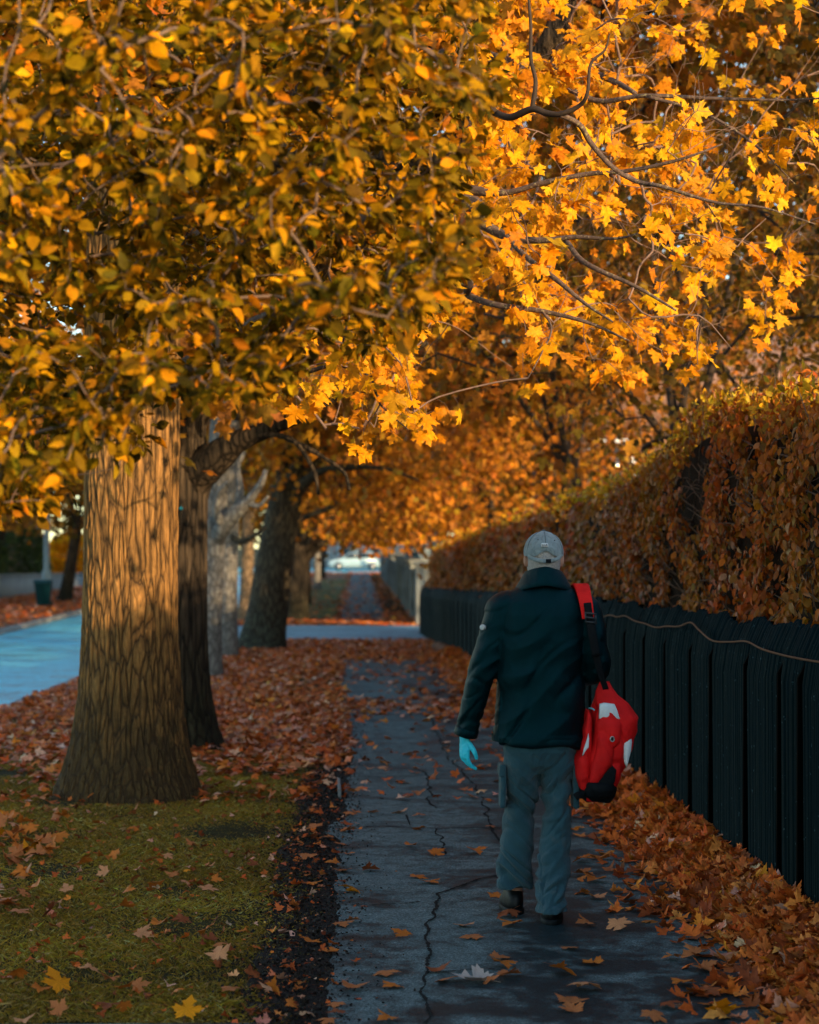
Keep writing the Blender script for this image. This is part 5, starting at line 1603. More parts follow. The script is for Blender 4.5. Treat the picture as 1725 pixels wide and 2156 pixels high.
ot = empty('lime_tree', (-3.4, 7.6, 0))
tag(ot, 'nearest tree hanging small olive yellow oval leaves over the upper left', 'tree')
trunk_mesh('trunk', M['bark_brown'], (-3.4, 7.6, -0.02), (-3.35, 7.6, 5.6), 0.30, 0.22, 0.46, 60, 60, ot, 5, 0.0, None, 2.0)
T0 = np.array([-3.3, 7.6, 0.0])
ol = [
    ([T0 + (0, 0, 2.3),  PL(-260, 420, 4.4),  PL(40, 352, 4.3),  PL(140, 343, 4.25),  PL(250, 292, 4.2),  PL(330, 245, 4.15),  PL(420, 190, 4.1)], [0.05, 0.03, 0.015, 0.013, 0.012, 0.008, 0.003]),
    ([T0 + (0, 0, 2.1),  PL(-300, 620, 5.2),  PL(60, 520, 5.0),  PL(280, 478, 4.9),  PL(400, 452, 4.85),  PL(510, 425, 4.8),  PL(575, 398, 4.8),  PL(650, 350, 4.8)], [0.05, 0.03, 0.016, 0.011, 0.008, 0.003]),
    ([T0 + (0.1, 0, 1.95),  PL(-200, 900, 5.6),  PL(200, 860, 5.4),  PL(480, 770, 5.2),  PL(620, 690, 5.1),  PL(700, 640, 5.05),  PL(790, 573, 5.0),  PL(850, 500, 5.0)], [0.05, 0.03, 0.02, 0.015, 0.013, 0.010, 0.004]),
    ([T0 + (0, 0, 1.8),  PL(-300, 1010, 4.4),  PL(0, 930, 4.2),  PL(120, 900, 4.15),  PL(260, 855, 4.1),  PL(420, 790, 4.1),  PL(600, 720, 4.1)], [0.04, 0.025, 0.013, 0.011, 0.009, 0.003]),
    ([T0 + (0, 0, 2.6),  PL(-200, 420, 4.2),  PL(60, 260, 4.0),  PL(120, 180, 3.95),  PL(190, 110, 3.9),  PL(240, 40, 3.85),  PL(280, -80, 3.8)], [0.05, 0.03, 0.02, 0.017, 0.014, 0.01]),
    ([T0 + (0, 0, 2.2),  PL(-100, 560, 4.6),  PL(70, 500, 4.5),  PL(150, 450, 4.4),  PL(200, 400, 4.4),  PL(300, 340, 4.4)], [0.035, 0.02, 0.012, 0.010, 0.003]),
    ([PL(490, 430, 4.82),  PL(620, 330, 5.0),  PL(660, 280, 5.0),  PL(705, 220, 5.0),  PL(760, 120, 5.0)], [0.012, 0.010, 0.008, 0.003]),
    ([PL(400, 570, 5.3),  PL(600, 500, 5.3),  PL(690, 455, 5.3),  PL(730, 430, 5.3),  PL(850, 330, 5.3),  PL(960, 220, 5.3)], [0.014, 0.012, 0.010, 0.008, 0.003]),
    ([T0 + (0.1, 0, 2.7),  PL(-100, 300, 6.2),  PL(300, 200, 6.2),  PL(600, 150, 6.2),  PL(800, 90, 6.2),  PL(1000, 40, 6.2)], [0.06, 0.04, 0.025, 0.016, 0.005]),
    ([T0 + (0.1, 0, 2.0),  PL(-50, 820, 6.6),  PL(250, 720, 6.6),  PL(400, 570, 6.4),  PL(620, 470, 6.3),  PL(840, 420, 6.2),  PL(970, 380, 6.2)], [0.06, 0.04, 0.022, 0.016, 0.010, 0.004]),
    ([PL(-50, 960, 5.0),  PL(60, 985, 4.9),  PL(160, 1000, 4.8),  PL(250, 985, 4.75)], [0.012, 0.009, 0.003]),
    ([PL(150, 880, 5.5),  PL(330, 800, 5.6),  PL(420, 790, 5.6),  PL(520, 800, 5.6),  PL(600, 800, 5.6)], [0.012, 0.010, 0.003]),
]
seeds = []
for pts, rad in ol:
    q = spline(pts, 7)
    rad = [r_ * 0.5 if r_ > 0.03 else r_ * 0.34 for r_ in rad]
    mb = MB(); mb.tube(q, rad, 8)
    mesh_np('limb', np.concatenate(mb.V), [np.concatenate(mb.T), np.concatenate(mb.Q)], M['twig'], ot, smooth=True)
    seeds += list(q[8:] if len(pts) > 6 else q)
poly = [(-700, -500), (980, -500), (1010, -60), (1040, 60), (1100, 150), (1020, 240), (990, 330), (990, 520), (910, 660), (850, 725), (740, 745), (600, 815), (450, 850), (380, 830), (330, 870), (285, 985), (200, 1010), (120, 1050), (40, 1080), (-50, 1110), (-700, 1100)]
nc = 8200
px, py = rng.uniform(-600, 1100, nc), rng.uniform(-420, 1110, nc)
Yd = 5.0 + 3.7 * rng.uniform(0, 1, nc) ** 0.8
ok = inpoly(px, py, poly)
ok &= rng.uniform(0, 1, nc) < np.where((px < -40) | (py < -60), 0.28, 0.64) * np.clip(0.85 + 1.2 * vert_noise(px / 100, py / 100, 0.8, 11.0), 0.2, 1.3)
ok &= ~((py > 850) & (px > 180) & (Yd > 6.8))
cen = np.array([P(a, b, c) for a, b, c in zip(px[ok], py[ok], Yd[ok])])
arr, segs, cnt = grow(seeds, cen)
tw = MB(); twigs_into(tw, arr, segs, cnt, 0.0011, 0.005, 5)
sel = np.array(segs)
per = 14
own = np.repeat(np.arange(len(segs)), per)
tpar = np.tile(np.linspace(0.15, 1.0, per), len(segs)) + rng.normal(0, 0.03, len(own))
A_, B_, C_ = arr[sel[:, 1]][own], arr[sel[:, 2]][own], arr[sel[:, 3]][own]
P0 = arr[sel[:, 0]][own]
pos = np.where(tpar[:, None] < 0.4, P0 + (A_ - P0) * (tpar[:, None] / 0.4), np.where(tpar[:, None] < 0.7, A_ + (B_ - A_) * ((tpar[:, None] - 0.4) / 0.3), B_ + (C_ - B_) * ((tpar[:, None] - 0.7) / 0.3)))
n = len(own)
axis = unit(C_ - P0)
sd = unit(np.cross(axis, np.array([0, 0, 1.0])) + 1e-3) * np.where(np.arange(n) % 2, 1, -1)[:, None]
f = axis * 0.8 + sd * 0.8 + np.array([0, 0, -0.45]) + rng.normal(0, 0.35, (n, 3))
nn = np.array([0.1, -0.3, 0.7]) + rng.normal(0, 0.75, (n, 3))
pos = pos + f * 0.015 + rng.normal(0, 0.012, (n, 3))
keep = rng.uniform(0, 1, n) < 0.95
pos, f, nn = pos[keep], f[keep], nn[keep]; n = len(pos)
V, T, C = scatter(ovals, pos, f, nn, rng.uniform(0.032, 0.062, n), palette(n, OLIVE, [4, 4, 1.5, 3.0, 0.7], 0.3))
crown_obj('crown', ot, V, T, C, tw, M['leaf_olive'], M['twig'])


# ---- trees further on ---------------------------------------------------------------
def cloud(cc, cr, ncl, nl, size, zlow, spread=0.5, r=rng, shell=0.55):
    d_ = unit(r.normal(0, 1, (ncl * 3, 3)))
    q = np.array(cc) + d_ * np.array(cr) * (r.uniform(0, 1, (ncl * 3, 1)) ** shell)
    zl = zlow + 0.35 * vert_noise(q[:, 0], q[:, 1], 0.6, 2.0)
    q = q[q[:, 2] > zl][:ncl]
    ix = r.integers(0, len(q), nl)
    pos = q[ix] + r.normal(0, 1, (nl, 3)) * np.array([spread, spread, spread * 0.55])
    f = np.stack([r.normal(0, 0.6, nl), r.normal(-0.1, 0.6, nl), r.normal(-0.6, 0.5, nl)], 1)
    nn = np.stack([r.normal(0.2, 0.6, nl), r.normal(-0.7, 0.6, nl), r.normal(0.5, 0.5, nl)], 1)
    return q, pos, f, nn


def street_tree(name, label, base, top, r0, r1, flare, bark, crown=None, group=None, nseg=40, nz=60, forks=(), limbmat=None, ncl=90, nl=14000, size=(0.10, 0.17), cols=ORANGE, w=(4, 3, 2, 2, 1.5), zlow=2.4, spread=0.5, lump=0.03, nlimb=14, bend=0.0, flare_h=0.35, seed=None, tmpl=None):
    s_ = random.randrange(1000) if seed is None else seed
    r = np.random.default_rng(s_)
    root = empty(name, base)
    tag(root, label, 'tree', group)
    trunk_mesh('trunk', bark, base, top, r0, r1, flare, nseg, nz, root, 5, bend, None, s_ % 7, lump, flare_h)
    for pts, rad in forks:
        mb = MB(); mb.tube(spline(pts, 6), rad, 9)
        mesh_np('limb', np.concatenate(mb.V), [np.concatenate(mb.T), np.concatenate(mb.Q)], limbmat or bark, root, smooth=True)
    if crown:
        cc, cr = crown
        q, pos, f, nn = cloud(cc, cr, ncl, nl, size, zlow, spread, r)
        V, T, C = scatter(tmpl or [blob], pos, f, nn, r.uniform(size[0], size[1], len(pos)), palette(len(pos), cols, w, 0.2, r), r)
        tp = np.array(top) - np.array([0, 0, 0.1])
        sd_ = [tp]
        ids = r.choice(len(q), min(nlimb, len(q)), replace=False)
        for i in ids[:6]:
            e_ = q[i]; m_ = tp * 0.5 + e_ * 0.5 + np.array([0, 0, 0.25 * np.linalg.norm(e_ - tp) * 0.5]) + r.normal(0, 0.15, 3)
            pl_ = spline([tp - np.array([0, 0, 0.25]), tp * 0.75 + m_ * 0.25 + r.normal(0, 0.05, 3), m_, e_], 6)
            mb = MB(); mb.tube(pl_, [r1 * 0.55, r1 * 0.3, r1 * 0.18, 0.012], 7)
            mesh_np('limb', np.concatenate(mb.V), [np.concatenate(mb.T), np.concatenate(mb.Q)], limbmat or bark, root, smooth=True)
            sd_ += list(pl_[6:])
        a_, sg, cn = grow(sd_, q, r, 0.09)
        tw = MB(); twigs_into(tw, a_, sg, cn, 0.007, 0.05, 4)
        crown_obj('crown', root, V, T, C, tw, M['leaf_far'], M['twig_dark'])
    return root


def upper_crown(parent, cc, cr, ncl, nl, size, zlow, spread, seed, tp):
    r = np.random.default_rng(seed)
    q, pos, f, nn = cloud(cc, cr, ncl, nl, size, zlow, spread, r)
    V, T, C = scatter(maples_lo, pos, f, nn, r.uniform(size[0], size[1], len(pos)), palette(len(pos), ORANGE, (3, 3, 2, 3, 2), 0.22, r), r)
    a_, sg, cn = grow([np.array(tp)], q, r, 0.09)
    tw = MB(); twigs_into(tw, a_, sg, cn, 0.006, 0.05, 4)
    crown_obj('crown', parent, V, T, C, tw, M['leaf_far'], M['twig_dark'])


upper_crown(mt, (-3.9, 15.4, 6.6), (4.6, 2.8, 4.6), 170, 26000, (0.10, 0.16), 3.3, 0.5, 77, (-1.6, 14.1, 4.4))


t2 = street_tree('maple_tree', 'dark forked maple trunk standing close behind the big sunlit maple', (-1.68, 17.8, -0.02), (-1.70, 17.8, 3.0), 0.31, 0.34, 0.50, M['bark_dark'],
                 ((-0.3, 17.6, 6.4), (4.6, 3.4, 4.0)), None, 160, 300,
                 forks=[([(-1.62, 17.8, 1.9), (-1.50, 17.75, 2.35), P(455, 965, 17.5), P(500, 930, 17.3), P(560, 905, 17.1), P(640, 872, 16.8), P(760, 800, 16.4), P(900, 720, 16)], [0.20, 0.19, 0.15, 0.10, 0.07, 0.05, 0.035, 0.02]),
                        ([P(520, 925, 17.2), P(570, 915, 17.0), P(620, 930, 16.8), P(660, 990, 16.6), P(670, 1040, 16.5)], [0.03, 0.02, 0.014, 0.010]),
                        ([P(560, 905, 17.1), P(640, 940, 16.9), P(720, 990, 16.7), P(735, 1030, 16.6)], [0.022, 0.014, 0.008]),
                        ([(-1.75, 17.8, 2.6), (-2.1, 17.8, 3.6), (-2.4, 17.9, 5.2)], [0.2, 0.14, 0.06])],
                 limbmat=M['bark_dark'], ncl=110, nl=15000, size=(0.085, 0.14), zlow=3.0, seed=4, tmpl=maples_lo, cols=ORANGE, lump=0.015, flare_h=0.42)
tg = MB(); tg.loft([np.array([[-1.565 + 0.016 * math.cos(a), 17.478 + dy, 2.115 + 0.016 * math.sin(a)] for a in np.linspace(0, 2 * PI, 12, endpoint=False)]) for dy in (0.03, -0.01)])
mesh_np('tree_tag', np.concatenate(tg.V), [np.concatenate(tg.T), np.concatenate(tg.Q)], plain('blue plastic tag', (0.02, 0.30, 0.40), 0.4), t2)
# lopped pale trunks
street_tree('lopped_tree', 'slim pale grey trunk with knobbly lopped arms just behind the dark forked maple', (-2.22, 29.0, -0.02), (-1.93, 29.0, 5.2), 0.175, 0.15, 0.25, M['bark_grey'], ((-1.9, 29.6, 6.2), (3.0, 2.6, 3.0)), None, 40, 60,
            forks=[([P(452, 1150, 29), P(470, 1112, 28.8), P(490, 1085, 28.7), P(520, 1058, 28.6), P(548, 1020, 28.5), P(560, 990, 28.5)], [0.10, 0.13, 0.12, 0.07, 0.05, 0.03]),
                   ([P(480, 1095, 28.7), P(500, 1075, 28.8), P(505, 1030, 28.9), P(500, 985, 29), P(515, 950, 29)], [0.09, 0.07, 0.05, 0.03]),
                   ([P(475, 1110, 28.8), P(455, 1080, 28.6), P(462, 1040, 28.5), P(480, 1015, 28.4)], [0.10, 0.06, 0.05, 0.03]),
                   ([P(520, 1058, 28.6), P(545, 1065, 28.5), P(565, 1045, 28.4)], [0.05, 0.035, 0.02])], limbmat=M['bark_grey'], ncl=60, nl=6000, size=(0.1, 0.16), zlow=4.0, seed=8)
street_tree('smooth_tree', 'straight smooth grey trunk between the lopped pale tree and the leaning trunk', (-2.36, 35.5, -0.02), (-2.28, 35.5, 4.2), 0.175, 0.16, 0.24, M['bark_grey'], ((-2.0, 36, 7.0), (3.2, 2.6, 3.4)), None, 40, 60, ncl=70, nl=8000, size=(0.11, 0.18), zlow=3.4, seed=9,
            forks=[([P(488, 1130, 35.4), P(510, 1140, 35.2), P(540, 1125, 35.0), P(560, 1110, 35.0)], [0.06, 0.05, 0.04, 0.02])], limbmat=M['bark_brown'])
street_tree('far_tree', 'tan sunlit trunk glimpsed in the gap left of the leaning trunk', (-3.25, 57.0, float(gz(57))), (-3.15, 57.0, 4.2), 0.19, 0.16, 0.3, M['bark_tan'], ((-3.0, 57, 7), (3.4, 3, 3.6)), None, 30, 40, ncl=60, nl=7000, size=(0.14, 0.22), zlow=3.6, seed=10)
street_tree('leaning_tree', 'stout mossy trunk leaning right beside the far pavement with orange leaves above', (-1.93, 39.0, -0.02), (-1.42, 39.0, 3.2), 0.37, 0.34, 0.56, M['bark_brown'], ((0.2, 38.6, 6.0), (4.2, 3.6, 4.0)), None, 60, 120, ncl=140, nl=19000, size=(0.12, 0.19), zlow=2.15, seed=12,
            forks=[([(-1.4, 39, 2.9), P(680, 990, 38), P(800, 985, 37), P(880, 1010, 36.5)], [0.16, 0.07, 0.04, 0.02]),
                   ([P(640, 1090, 38.6), P(690, 1070, 38.4), P(740, 1040, 38.0)], [0.06, 0.05, 0.03])], limbmat=M['bark_brown'], cols=ORANGE, w=(4, 4, 1.6, 2.5, 0.8), flare_h=0.45)
street_tree('far_tree', 'short black trunk forking low just beyond the driveway', (-1.75, 57.0, float(gz(57))), (-1.70, 57.0, 2.2), 0.24, 0.30, 0.36, M['bark_dark'], ((0.3, 57, 5.4), (4.2, 3.6, 3.4)), None, 40, 40, ncl=110, nl=13000, size=(0.15, 0.23), zlow=2.35, seed=13,
            forks=[([(-1.72, 57, 1.7), (-1.3, 57, 2.15), (-0.8, 57, 2.5), (0.2, 57, 3.4)], [0.22, 0.16, 0.1, 0.04])], cols=ORANGE, w=(3, 4, 1.2, 3, 1.2))
for i, (px_, py_, wd, lab) in enumerate([(648, 1272, 12, 'thin dark trunk next beyond the black forking trunk'), (668, 1234, 14, 'dark trunk with pale side farther along the verge'), (680, 1222, 9, 'slender trunk nearest the white car, last in the row along the verge')]):
    b_ = G(px_, py_)
    if i: b_ = np.array([(px_ - VX) * (95, 125)[i - 1] / F, (95, 125)[i - 1], float(gz((95, 125)[i - 1]))])
    r_ = wd / 2 * b_[1] / F
    street_tree('far_tree', lab, tuple(b_), (b_[0], b_[1], b_[2] + 3.2), r_, r_ * 0.9, r_ * 1.4, M['bark_dark'] if i != 1 else M['bark_grey'], ((b_[0] + 1.5, b_[1], b_[2] + 6.0), (4.6, 4, 3.6)), None, 24, 24, ncl=90, nl=9000, size=(0.2, 0.32), zlow=b_[2] + 2.6, spread=0.7, seed=20 + i, cols=ORANGE, w=(3, 3, 1, 3, 2))

# garden trees beyond the hedge
for i, (b_, c_, r_, zl, lab, cols_) in enumerate([
    ((5.2, 17.0, 0), (4.6, 16.8, 6.2), (3.2, 3.0, 4.2), 2.9, 'olive leaved garden tree with black branches behind the tall end of the hedge', DULL),
    ((4.0, 23.5, 0), (3.4, 23.0, 6.4), (3.6, 3.2, 4.4), 2.7, 'brown leaved garden tree behind the lower step of the hedge', DULL),
    ((6.8, 27.0, 0), (6.6, 27.0, 8.4), (4.2, 4.0, 6.2), 2.6, 'tall dull garden tree rising farther back on the right', DULL),
    ((3.6, 32.0, 0), (3.0, 32.0, 6.6), (3.6, 3.4, 4.6), 2.6, 'orange garden tree leaning over the middle of the hedge', ORANGE),
    ((4.4, 43.0, 0), (3.4, 43.0, 7.2), (4.2, 3.8, 5.2), 2.3, 'orange brown garden tree near the far end of the hedge', ORANGE),
    ((4.2, 60.0, 0), (3.0, 60.0, 8.5), (4.6, 4.2, 6.4), 2.6, 'rusty tree above the stone wall beyond the driveway', ORANGE),
    ((4.6, 80.0, 0), (3.4, 80.0, 8.5), (5.4, 5, 6.6), 2.9, 'dark olive tree farther along the stone wall', DULL),
    ((10.5, 42.0, 0), (10.5, 42.0, 10.0), (5, 5, 8), 2.8, 'tall brown tree beside the pink roofed house', DULL),
    ((10.2, 8.6, 0), (10.2, 8.6, 6.0), (3.0, 3.0, 4.2), 2.6, 'unseen garden tree added out of view on the right for its shade', DULL)]):  # last tree is added out of view to shade those behind the hedge
    g0 = float(gz(b_[1]))
    street_tree('garden_tree', lab, (b_[0], b_[1], g0), (b_[0] - 0.2, b_[1], g0 + 3.2), 0.2, 0.17, 0.3, M['bark_dark'], (c_, r_), None, 24, 24, ncl=(90, 110, 120, 110, 120, 120, 110, 130, 90)[i], nl=(10000, 12000, 14000, 12000, 13000, 12000, 11000, 12000, 9000)[i],
                size=(0.14, 0.2) if i == 8 else (0.065, 0.105) if b_[1] < 25 else (0.12, 0.19) if b_[1] < 50 else (0.17, 0.27), zlow=zl, seed=40 + i, cols=cols_, limbmat=M['twig_dark'], tmpl=[ovals[2], blob] if b_[1] < 18 else None, w=(4, 3, 3, 2, 1) if cols_ is DULL else (3, 4, 1, 3, 1.5))

# trees on the far side of the street
for i, (b_, lab, k_) in enumerate([((-12.9, 68.0), 'grey trunk with orange crown beside the green bin across the road', 0), ((-11.2, 76.0), 'thin dark trunk behind the grey lamp post across the road', 1), ((-10.6, 92.0), 'dark trunk nearest the road beyond the bin', 2),
                                 ((-15.5, 84.0), 'bushy orange tree at the far left across the road', 0), ((-14.0, 120.0), 'tall brown crown closing the left end of the street', 1), ((-11.8, 56.0), 'tree across the road whose branches hang in from the left edge', 0)]):
    g0 = float(gz(b_[1]))
    street_tree('roadside_tree', lab, (b_[0], b_[1], g0), (b_[0] + 0.5, b_[1], g0 + 3.0), 0.24, 0.2, 0.36, M['bark_grey'] if i == 0 else M['bark_dark'], ((b_[0] + 0.8, b_[1], g0 + 6.6), (4.6, 4, 4.2)), None, 24, 24, ncl=90, nl=9000, size=(0.18, 0.28), zlow=g0 + 2.7, spread=0.6, seed=60 + i, cols=ORANGE if k_ != 1 else DULL, w=(3, 3, 1, 3, 1))
# the tree line closing the view
for i, (x_, y_, h_, lab) in enumerate([(-30, 150, 16, 'brown tree at the far left of the closing row'), (-16, 185, 18, 'tall rusty tree behind the left pavement at the street end'), (-6, 195, 15, 'dark round tree behind the white car'), (3, 190, 16, 'dark green tree above the far end of the path'),
                                     (12, 170, 18, 'brown tree behind the stone wall at the street end'), (22, 140, 19, 'big rusty tree far behind the house'), (14, 100, 16, 'reddish tree right of the stone wall'), (20, 80, 18, 'tall orange tree behind the house chimney')]):
    g0 = float(gz(y_))
    dk = [(0.05, 0.06, 0.025), (0.09, 0.08, 0.025), (0.03, 0.04, 0.02), (0.16, 0.09, 0.02), (0.12, 0.1, 0.03)]
    street_tree('distant_tree', lab, (x_, y_, g0), (x_, y_, g0 + 3.0), 0.35, 0.3, 0.5, M['bark_dark'], ((x_, y_, g0 + h_ * 0.55), (7, 6, h_ * 0.5)), None, 16, 12, ncl=140, nl=9000, size=(0.45, 0.8), zlow=g0 + (1.6 if i in (2, 3) else 2.5), spread=1.1, seed=80 + i, cols=dk if i in (2, 3) else (ORANGE if i in (1, 6, 7) else DULL), nlimb=6)

# ------------------------------------------------------------------ things far down the street
M['stone'] = plain('weathered wall stone', (0.20, 0.21, 0.20), 0.9, 0.15, 0, 0.55, 1.6, 0.8)
sw = empty('stone_wall', (1.6, 75, 0)); tag(sw, 'grey stone garden wall with piers along the far path beyond the driveway', 'wall')
wy = np.linspace(53.6, 140, 16)
wx = np.interp(wy, [53, 75, 140], [1.62, 1.58, 1.45])
mb = MB()
for k in range(15):
    y0, y1 = wy[k] + 0.32, wy[k + 1] - 0.32
    xc = (wx[k] + wx[k + 1]) / 2 + 0.15; g0 = float(gz((y0 + y1) / 2))
    mb.box((xc, (y0 + y1) / 2, g0 + 0.6), (0.28, y1 - y0, 1.6), 0, 0, 0.02)
mesh_np('wall_body', np.concatenate(mb.V), [f_ for f_ in (np.concatenate(mb.T) if mb.T else [], np.concatenate(mb.Q)) if len(f_)], M['stone'], sw)
mb = MB()
for k in range(15):
    y0, y1 = wy[k] + 0.34, wy[k + 1] - 0.34
    mb.box(((wx[k] + wx[k + 1]) / 2 + 0.15, (y0 + y1) / 2, float(gz((y0 + y1) / 2)) + 1.445), (0.36, y1 - y0, 0.09), 0, 0, 0.015)
mesh_np('coping', np.concatenate(mb.V), [f_ for f_ in (np.concatenate(mb.T) if mb.T else [], np.concatenate(mb.Q)) if len(f_)], M['stone'], sw)
for k in range(15):
    g0 = float(gz(wy[k])); mb = MB()
    mb.box((wx[k] + 0.15, wy[k], g0 + 0.75), (0.52, 0.6, 1.7), 0, 0, 0.03).box((wx[k] + 0.15, wy[k], g0 + 1.66), (0.64, 0.72, 0.11), 0, 0, 0.03)
    mesh_np('pier', np.concatenate(mb.V), [f_ for f_ in (np.concatenate(mb.T) if mb.T else [], np.concatenate(mb.Q)) if len(f_)], M['stone'], sw)

M['car_paint'] = plain('white car paint', (0.36, 0.50, 0.56), 0.3, 0.5, 0, 0.05, 2)
# white car crossing at the end
cy_, cg = 160.0, float(gz(160))
car = empty('parked_car', (-0.3, cy_, cg + 0.02)); tag(car, 'white estate car standing side-on where the far path meets the cross street', 'car')
prof = [(-2.15, 0.35), (-2.2, 0.62), (-2.05, 0.80), (-1.2, 0.95), (-0.55, 1.40), (0.2, 1.50), (1.5, 1.46), (2.05, 1.02), (2.15, 0.85), (2.15, 0.40), (1.8, 0.28), (-1.8, 0.26)]
def car_ring(y_, s_): return np.array([[-0.3 + x * (0.98 if abs(s_) > 0.9 else 1), cy_ + y_ * (0.86 if z > 1.1 else 1.0), cg + 0.02 + z] for x, z in prof])
mb = MB(); mb.loft([car_ring(-0.86, 1), car_ring(-0.80, 0), car_ring(0.80, 0), car_ring(0.86, 1)])
mesh_np('body', np.concatenate(mb.V), [np.concatenate(mb.T), np.concatenate(mb.Q)], M['car_paint'], car)
for pts in ([(-1.0, 0.98), (-0.52, 1.34), (0.25, 1.40), (0.25, 0.98)], [(0.33, 0.98), (0.33, 1.40), (1.35, 1.37), (1.75, 1.02)]):
    mb = MB(); o_ = np.array([[-0.3 + x, cy_ - 0.855, cg + 0.02 + z] for x, z in pts]); mb.loft([o_ + np.array([0, 0.1, 0]), o_ - np.array([0, 0.012, 0])])
    mesh_np('window', np.concatenate(mb.V), [np.concatenate(mb.T), np.concatenate(mb.Q)], M['glass'], car)
for wx_ in (-1.4, 1.3):
    for wy_ in (-0.80, 0.80):
        mb = MB(); a = np.linspace(0, 2 * PI, 20, endpoint=False)
        mb.loft([np.stack([-0.3 + wx_ + r_ * np.cos(a), np.full(20, cy_ + wy_ + d_), cg + 0.33 + r_ * np.sin(a)], 1) for r_, d_ in ((0.29, -0.11), (0.32, -0.09), (0.32, 0.09), (0.29, 0.11))])
        wh = mesh_np('wheel', np.concatenate(mb.V), [np.concatenate(mb.T), np.concatenate(mb.Q)], M['black'], car)
        mb = MB(); mb.loft([np.stack([-0.3 + wx_ + r_ * np.cos(a), np.full(20, cy_ + wy_ + d_), cg + 0.33 + r_ * np.sin(a)], 1) for r_, d_ in ((0.19, -0.10), (0.19, -0.122))])
        mesh_np('rim', np.concatenate(mb.V), [np.concatenate(mb.T), np.concatenate(mb.Q)], M['steel'], wh, local=False).location = -np.array(car.location) * 1.0

# pale building behind the car
def building(name, label, cx, cy, w_, d_, h_, roof_h, wallc, roofc, wins, rz=0.0, chimney=None):
    g0 = float(gz(cy)); b_ = empty(name, (cx, cy, g0)); tag(b_, label, 'house')
    mb = MB(); mb.box((cx, cy, g0 + h_ / 2 - 0.2), (w_, d_, h_ + 0.4))
    mesh_np('wall', np.concatenate(mb.V), [np.concatenate(mb.Q)], wallc, b_)
    mb = MB(); e_ = 0.35
    mb.loft([np.array([[cx + sx * (w_ / 2 + e_), cy - d_ / 2 - e_, g0 + h_ + 0.02], [cx + sx * (w_ / 2 + e_), cy + d_ / 2 + e_, g0 + h_ + 0.02], [cx + sx * (w_ / 2 + e_), cy, g0 + h_ + roof_h]]) for sx in (-1, 1)])
    rf = mesh_np('roof', np.concatenate(mb.V), [np.concatenate(mb.T), np.concatenate(mb.Q)], roofc, b_)
    if chimney:
        mb = MB(); mb.box((cx + chimney, cy, g0 + h_ + roof_h + 0.5), (0.9, 0.7, 2.2)).box((cx + chimney, cy, g0 + h_ + roof_h + 1.66), (1.05, 0.85, 0.12))
        for q_ in (-0.25, 0.25): mb.tube([(cx + chimney + q_, cy, g0 + h_ + roof_h + 1.7), (cx + chimney + q_, cy, g0 + h_ + roof_h + 2.3)], [0.13, 0.10], 10)
        fs_ = [np.concatenate(mb.T), np.concatenate(mb.Q)]
        c_ = mesh_np('chimney', np.concatenate(mb.V), fs_, wallc, b_)
    for wx_, wz_, ww, wh_ in wins:
        mb = MB(); mb.box((cx + wx_, cy - d_ / 2 - 0.03, g0 + wz_), (ww + 0.2, 0.08, wh_ + 0.2))
        f_ = mesh_np('window', np.concatenate(mb.V), [np.concatenate(mb.Q)], M['white_paint'], b_)
        mb = MB(); mb.box((cx + wx_, cy - d_ / 2 - 0.06, g0 + wz_), (ww, 0.06, wh_))
        p_ = mesh_np('pane', np.concatenate(mb.V) - np.array([cx, cy, g0]), [np.concatenate(mb.Q)], M['glass'], f_, local=False)
    return b_


M['render_pale'] = plain('pale render', (0.26, 0.30, 0.32), 0.85, 0.2, 0, 0.15, 0.8)
M['brick_pink'] = plain('pinkish brown stone', (0.20, 0.115, 0.085), 0.9, 0.15, 0, 0.3, 1.2)
M['roof_slate'] = plain('slate roof', (0.10, 0.10, 0.11), 0.8, 0.2, 0, 0.3, 2)
M['roof_brown'] = plain('brown tiled roof', (0.25, 0.14, 0.10), 0.85, 0.2, 0, 0.3, 2)
building('house', 'pale blue grey house facing down the street behind the white car', 0.5, 178, 14, 8, 5.4, 3.0, M['render_pale'], M['roof_slate'], [(-4, 1.6, 1.4, 1.6), (-1.5, 1.6, 1.4, 1.6), (1.2, 1.6, 1.4, 1.6), (4, 1.6, 1.4, 1.6), (-4, 4.2, 1.4, 1.4), (-1, 4.2, 1.4, 1.4), (3, 4.2, 1.4, 1.4)])
building('house', 'pinkish stone house with a chimney glimpsed through branches above the hedge', 10.5, 63, 9.5, 8, 5.6, 3.2, M['brick_pink'], M['roof_brown'], [(-3, 1.7, 1.2, 1.6), (0, 1.7, 1.2, 1.6), (3, 1.7, 1.2, 1.6), (-3, 4.4, 1.2, 1.5), (0.2, 4.4, 1.2, 1.5)], 0, 0.6)
building('house', 'stone house behind trees across the road at the left edge', -27, 128, 12, 9, 5.4, 3.2, M['brick_pink'], M['roof_slate'], [(-3, 1.7, 1.3, 1.6), (0, 1.7, 1.3, 1.6), (3, 1.7, 1.3, 1.6), (-3, 4.2, 1.2, 1.4), (3, 4.2, 1.2, 1.4)])

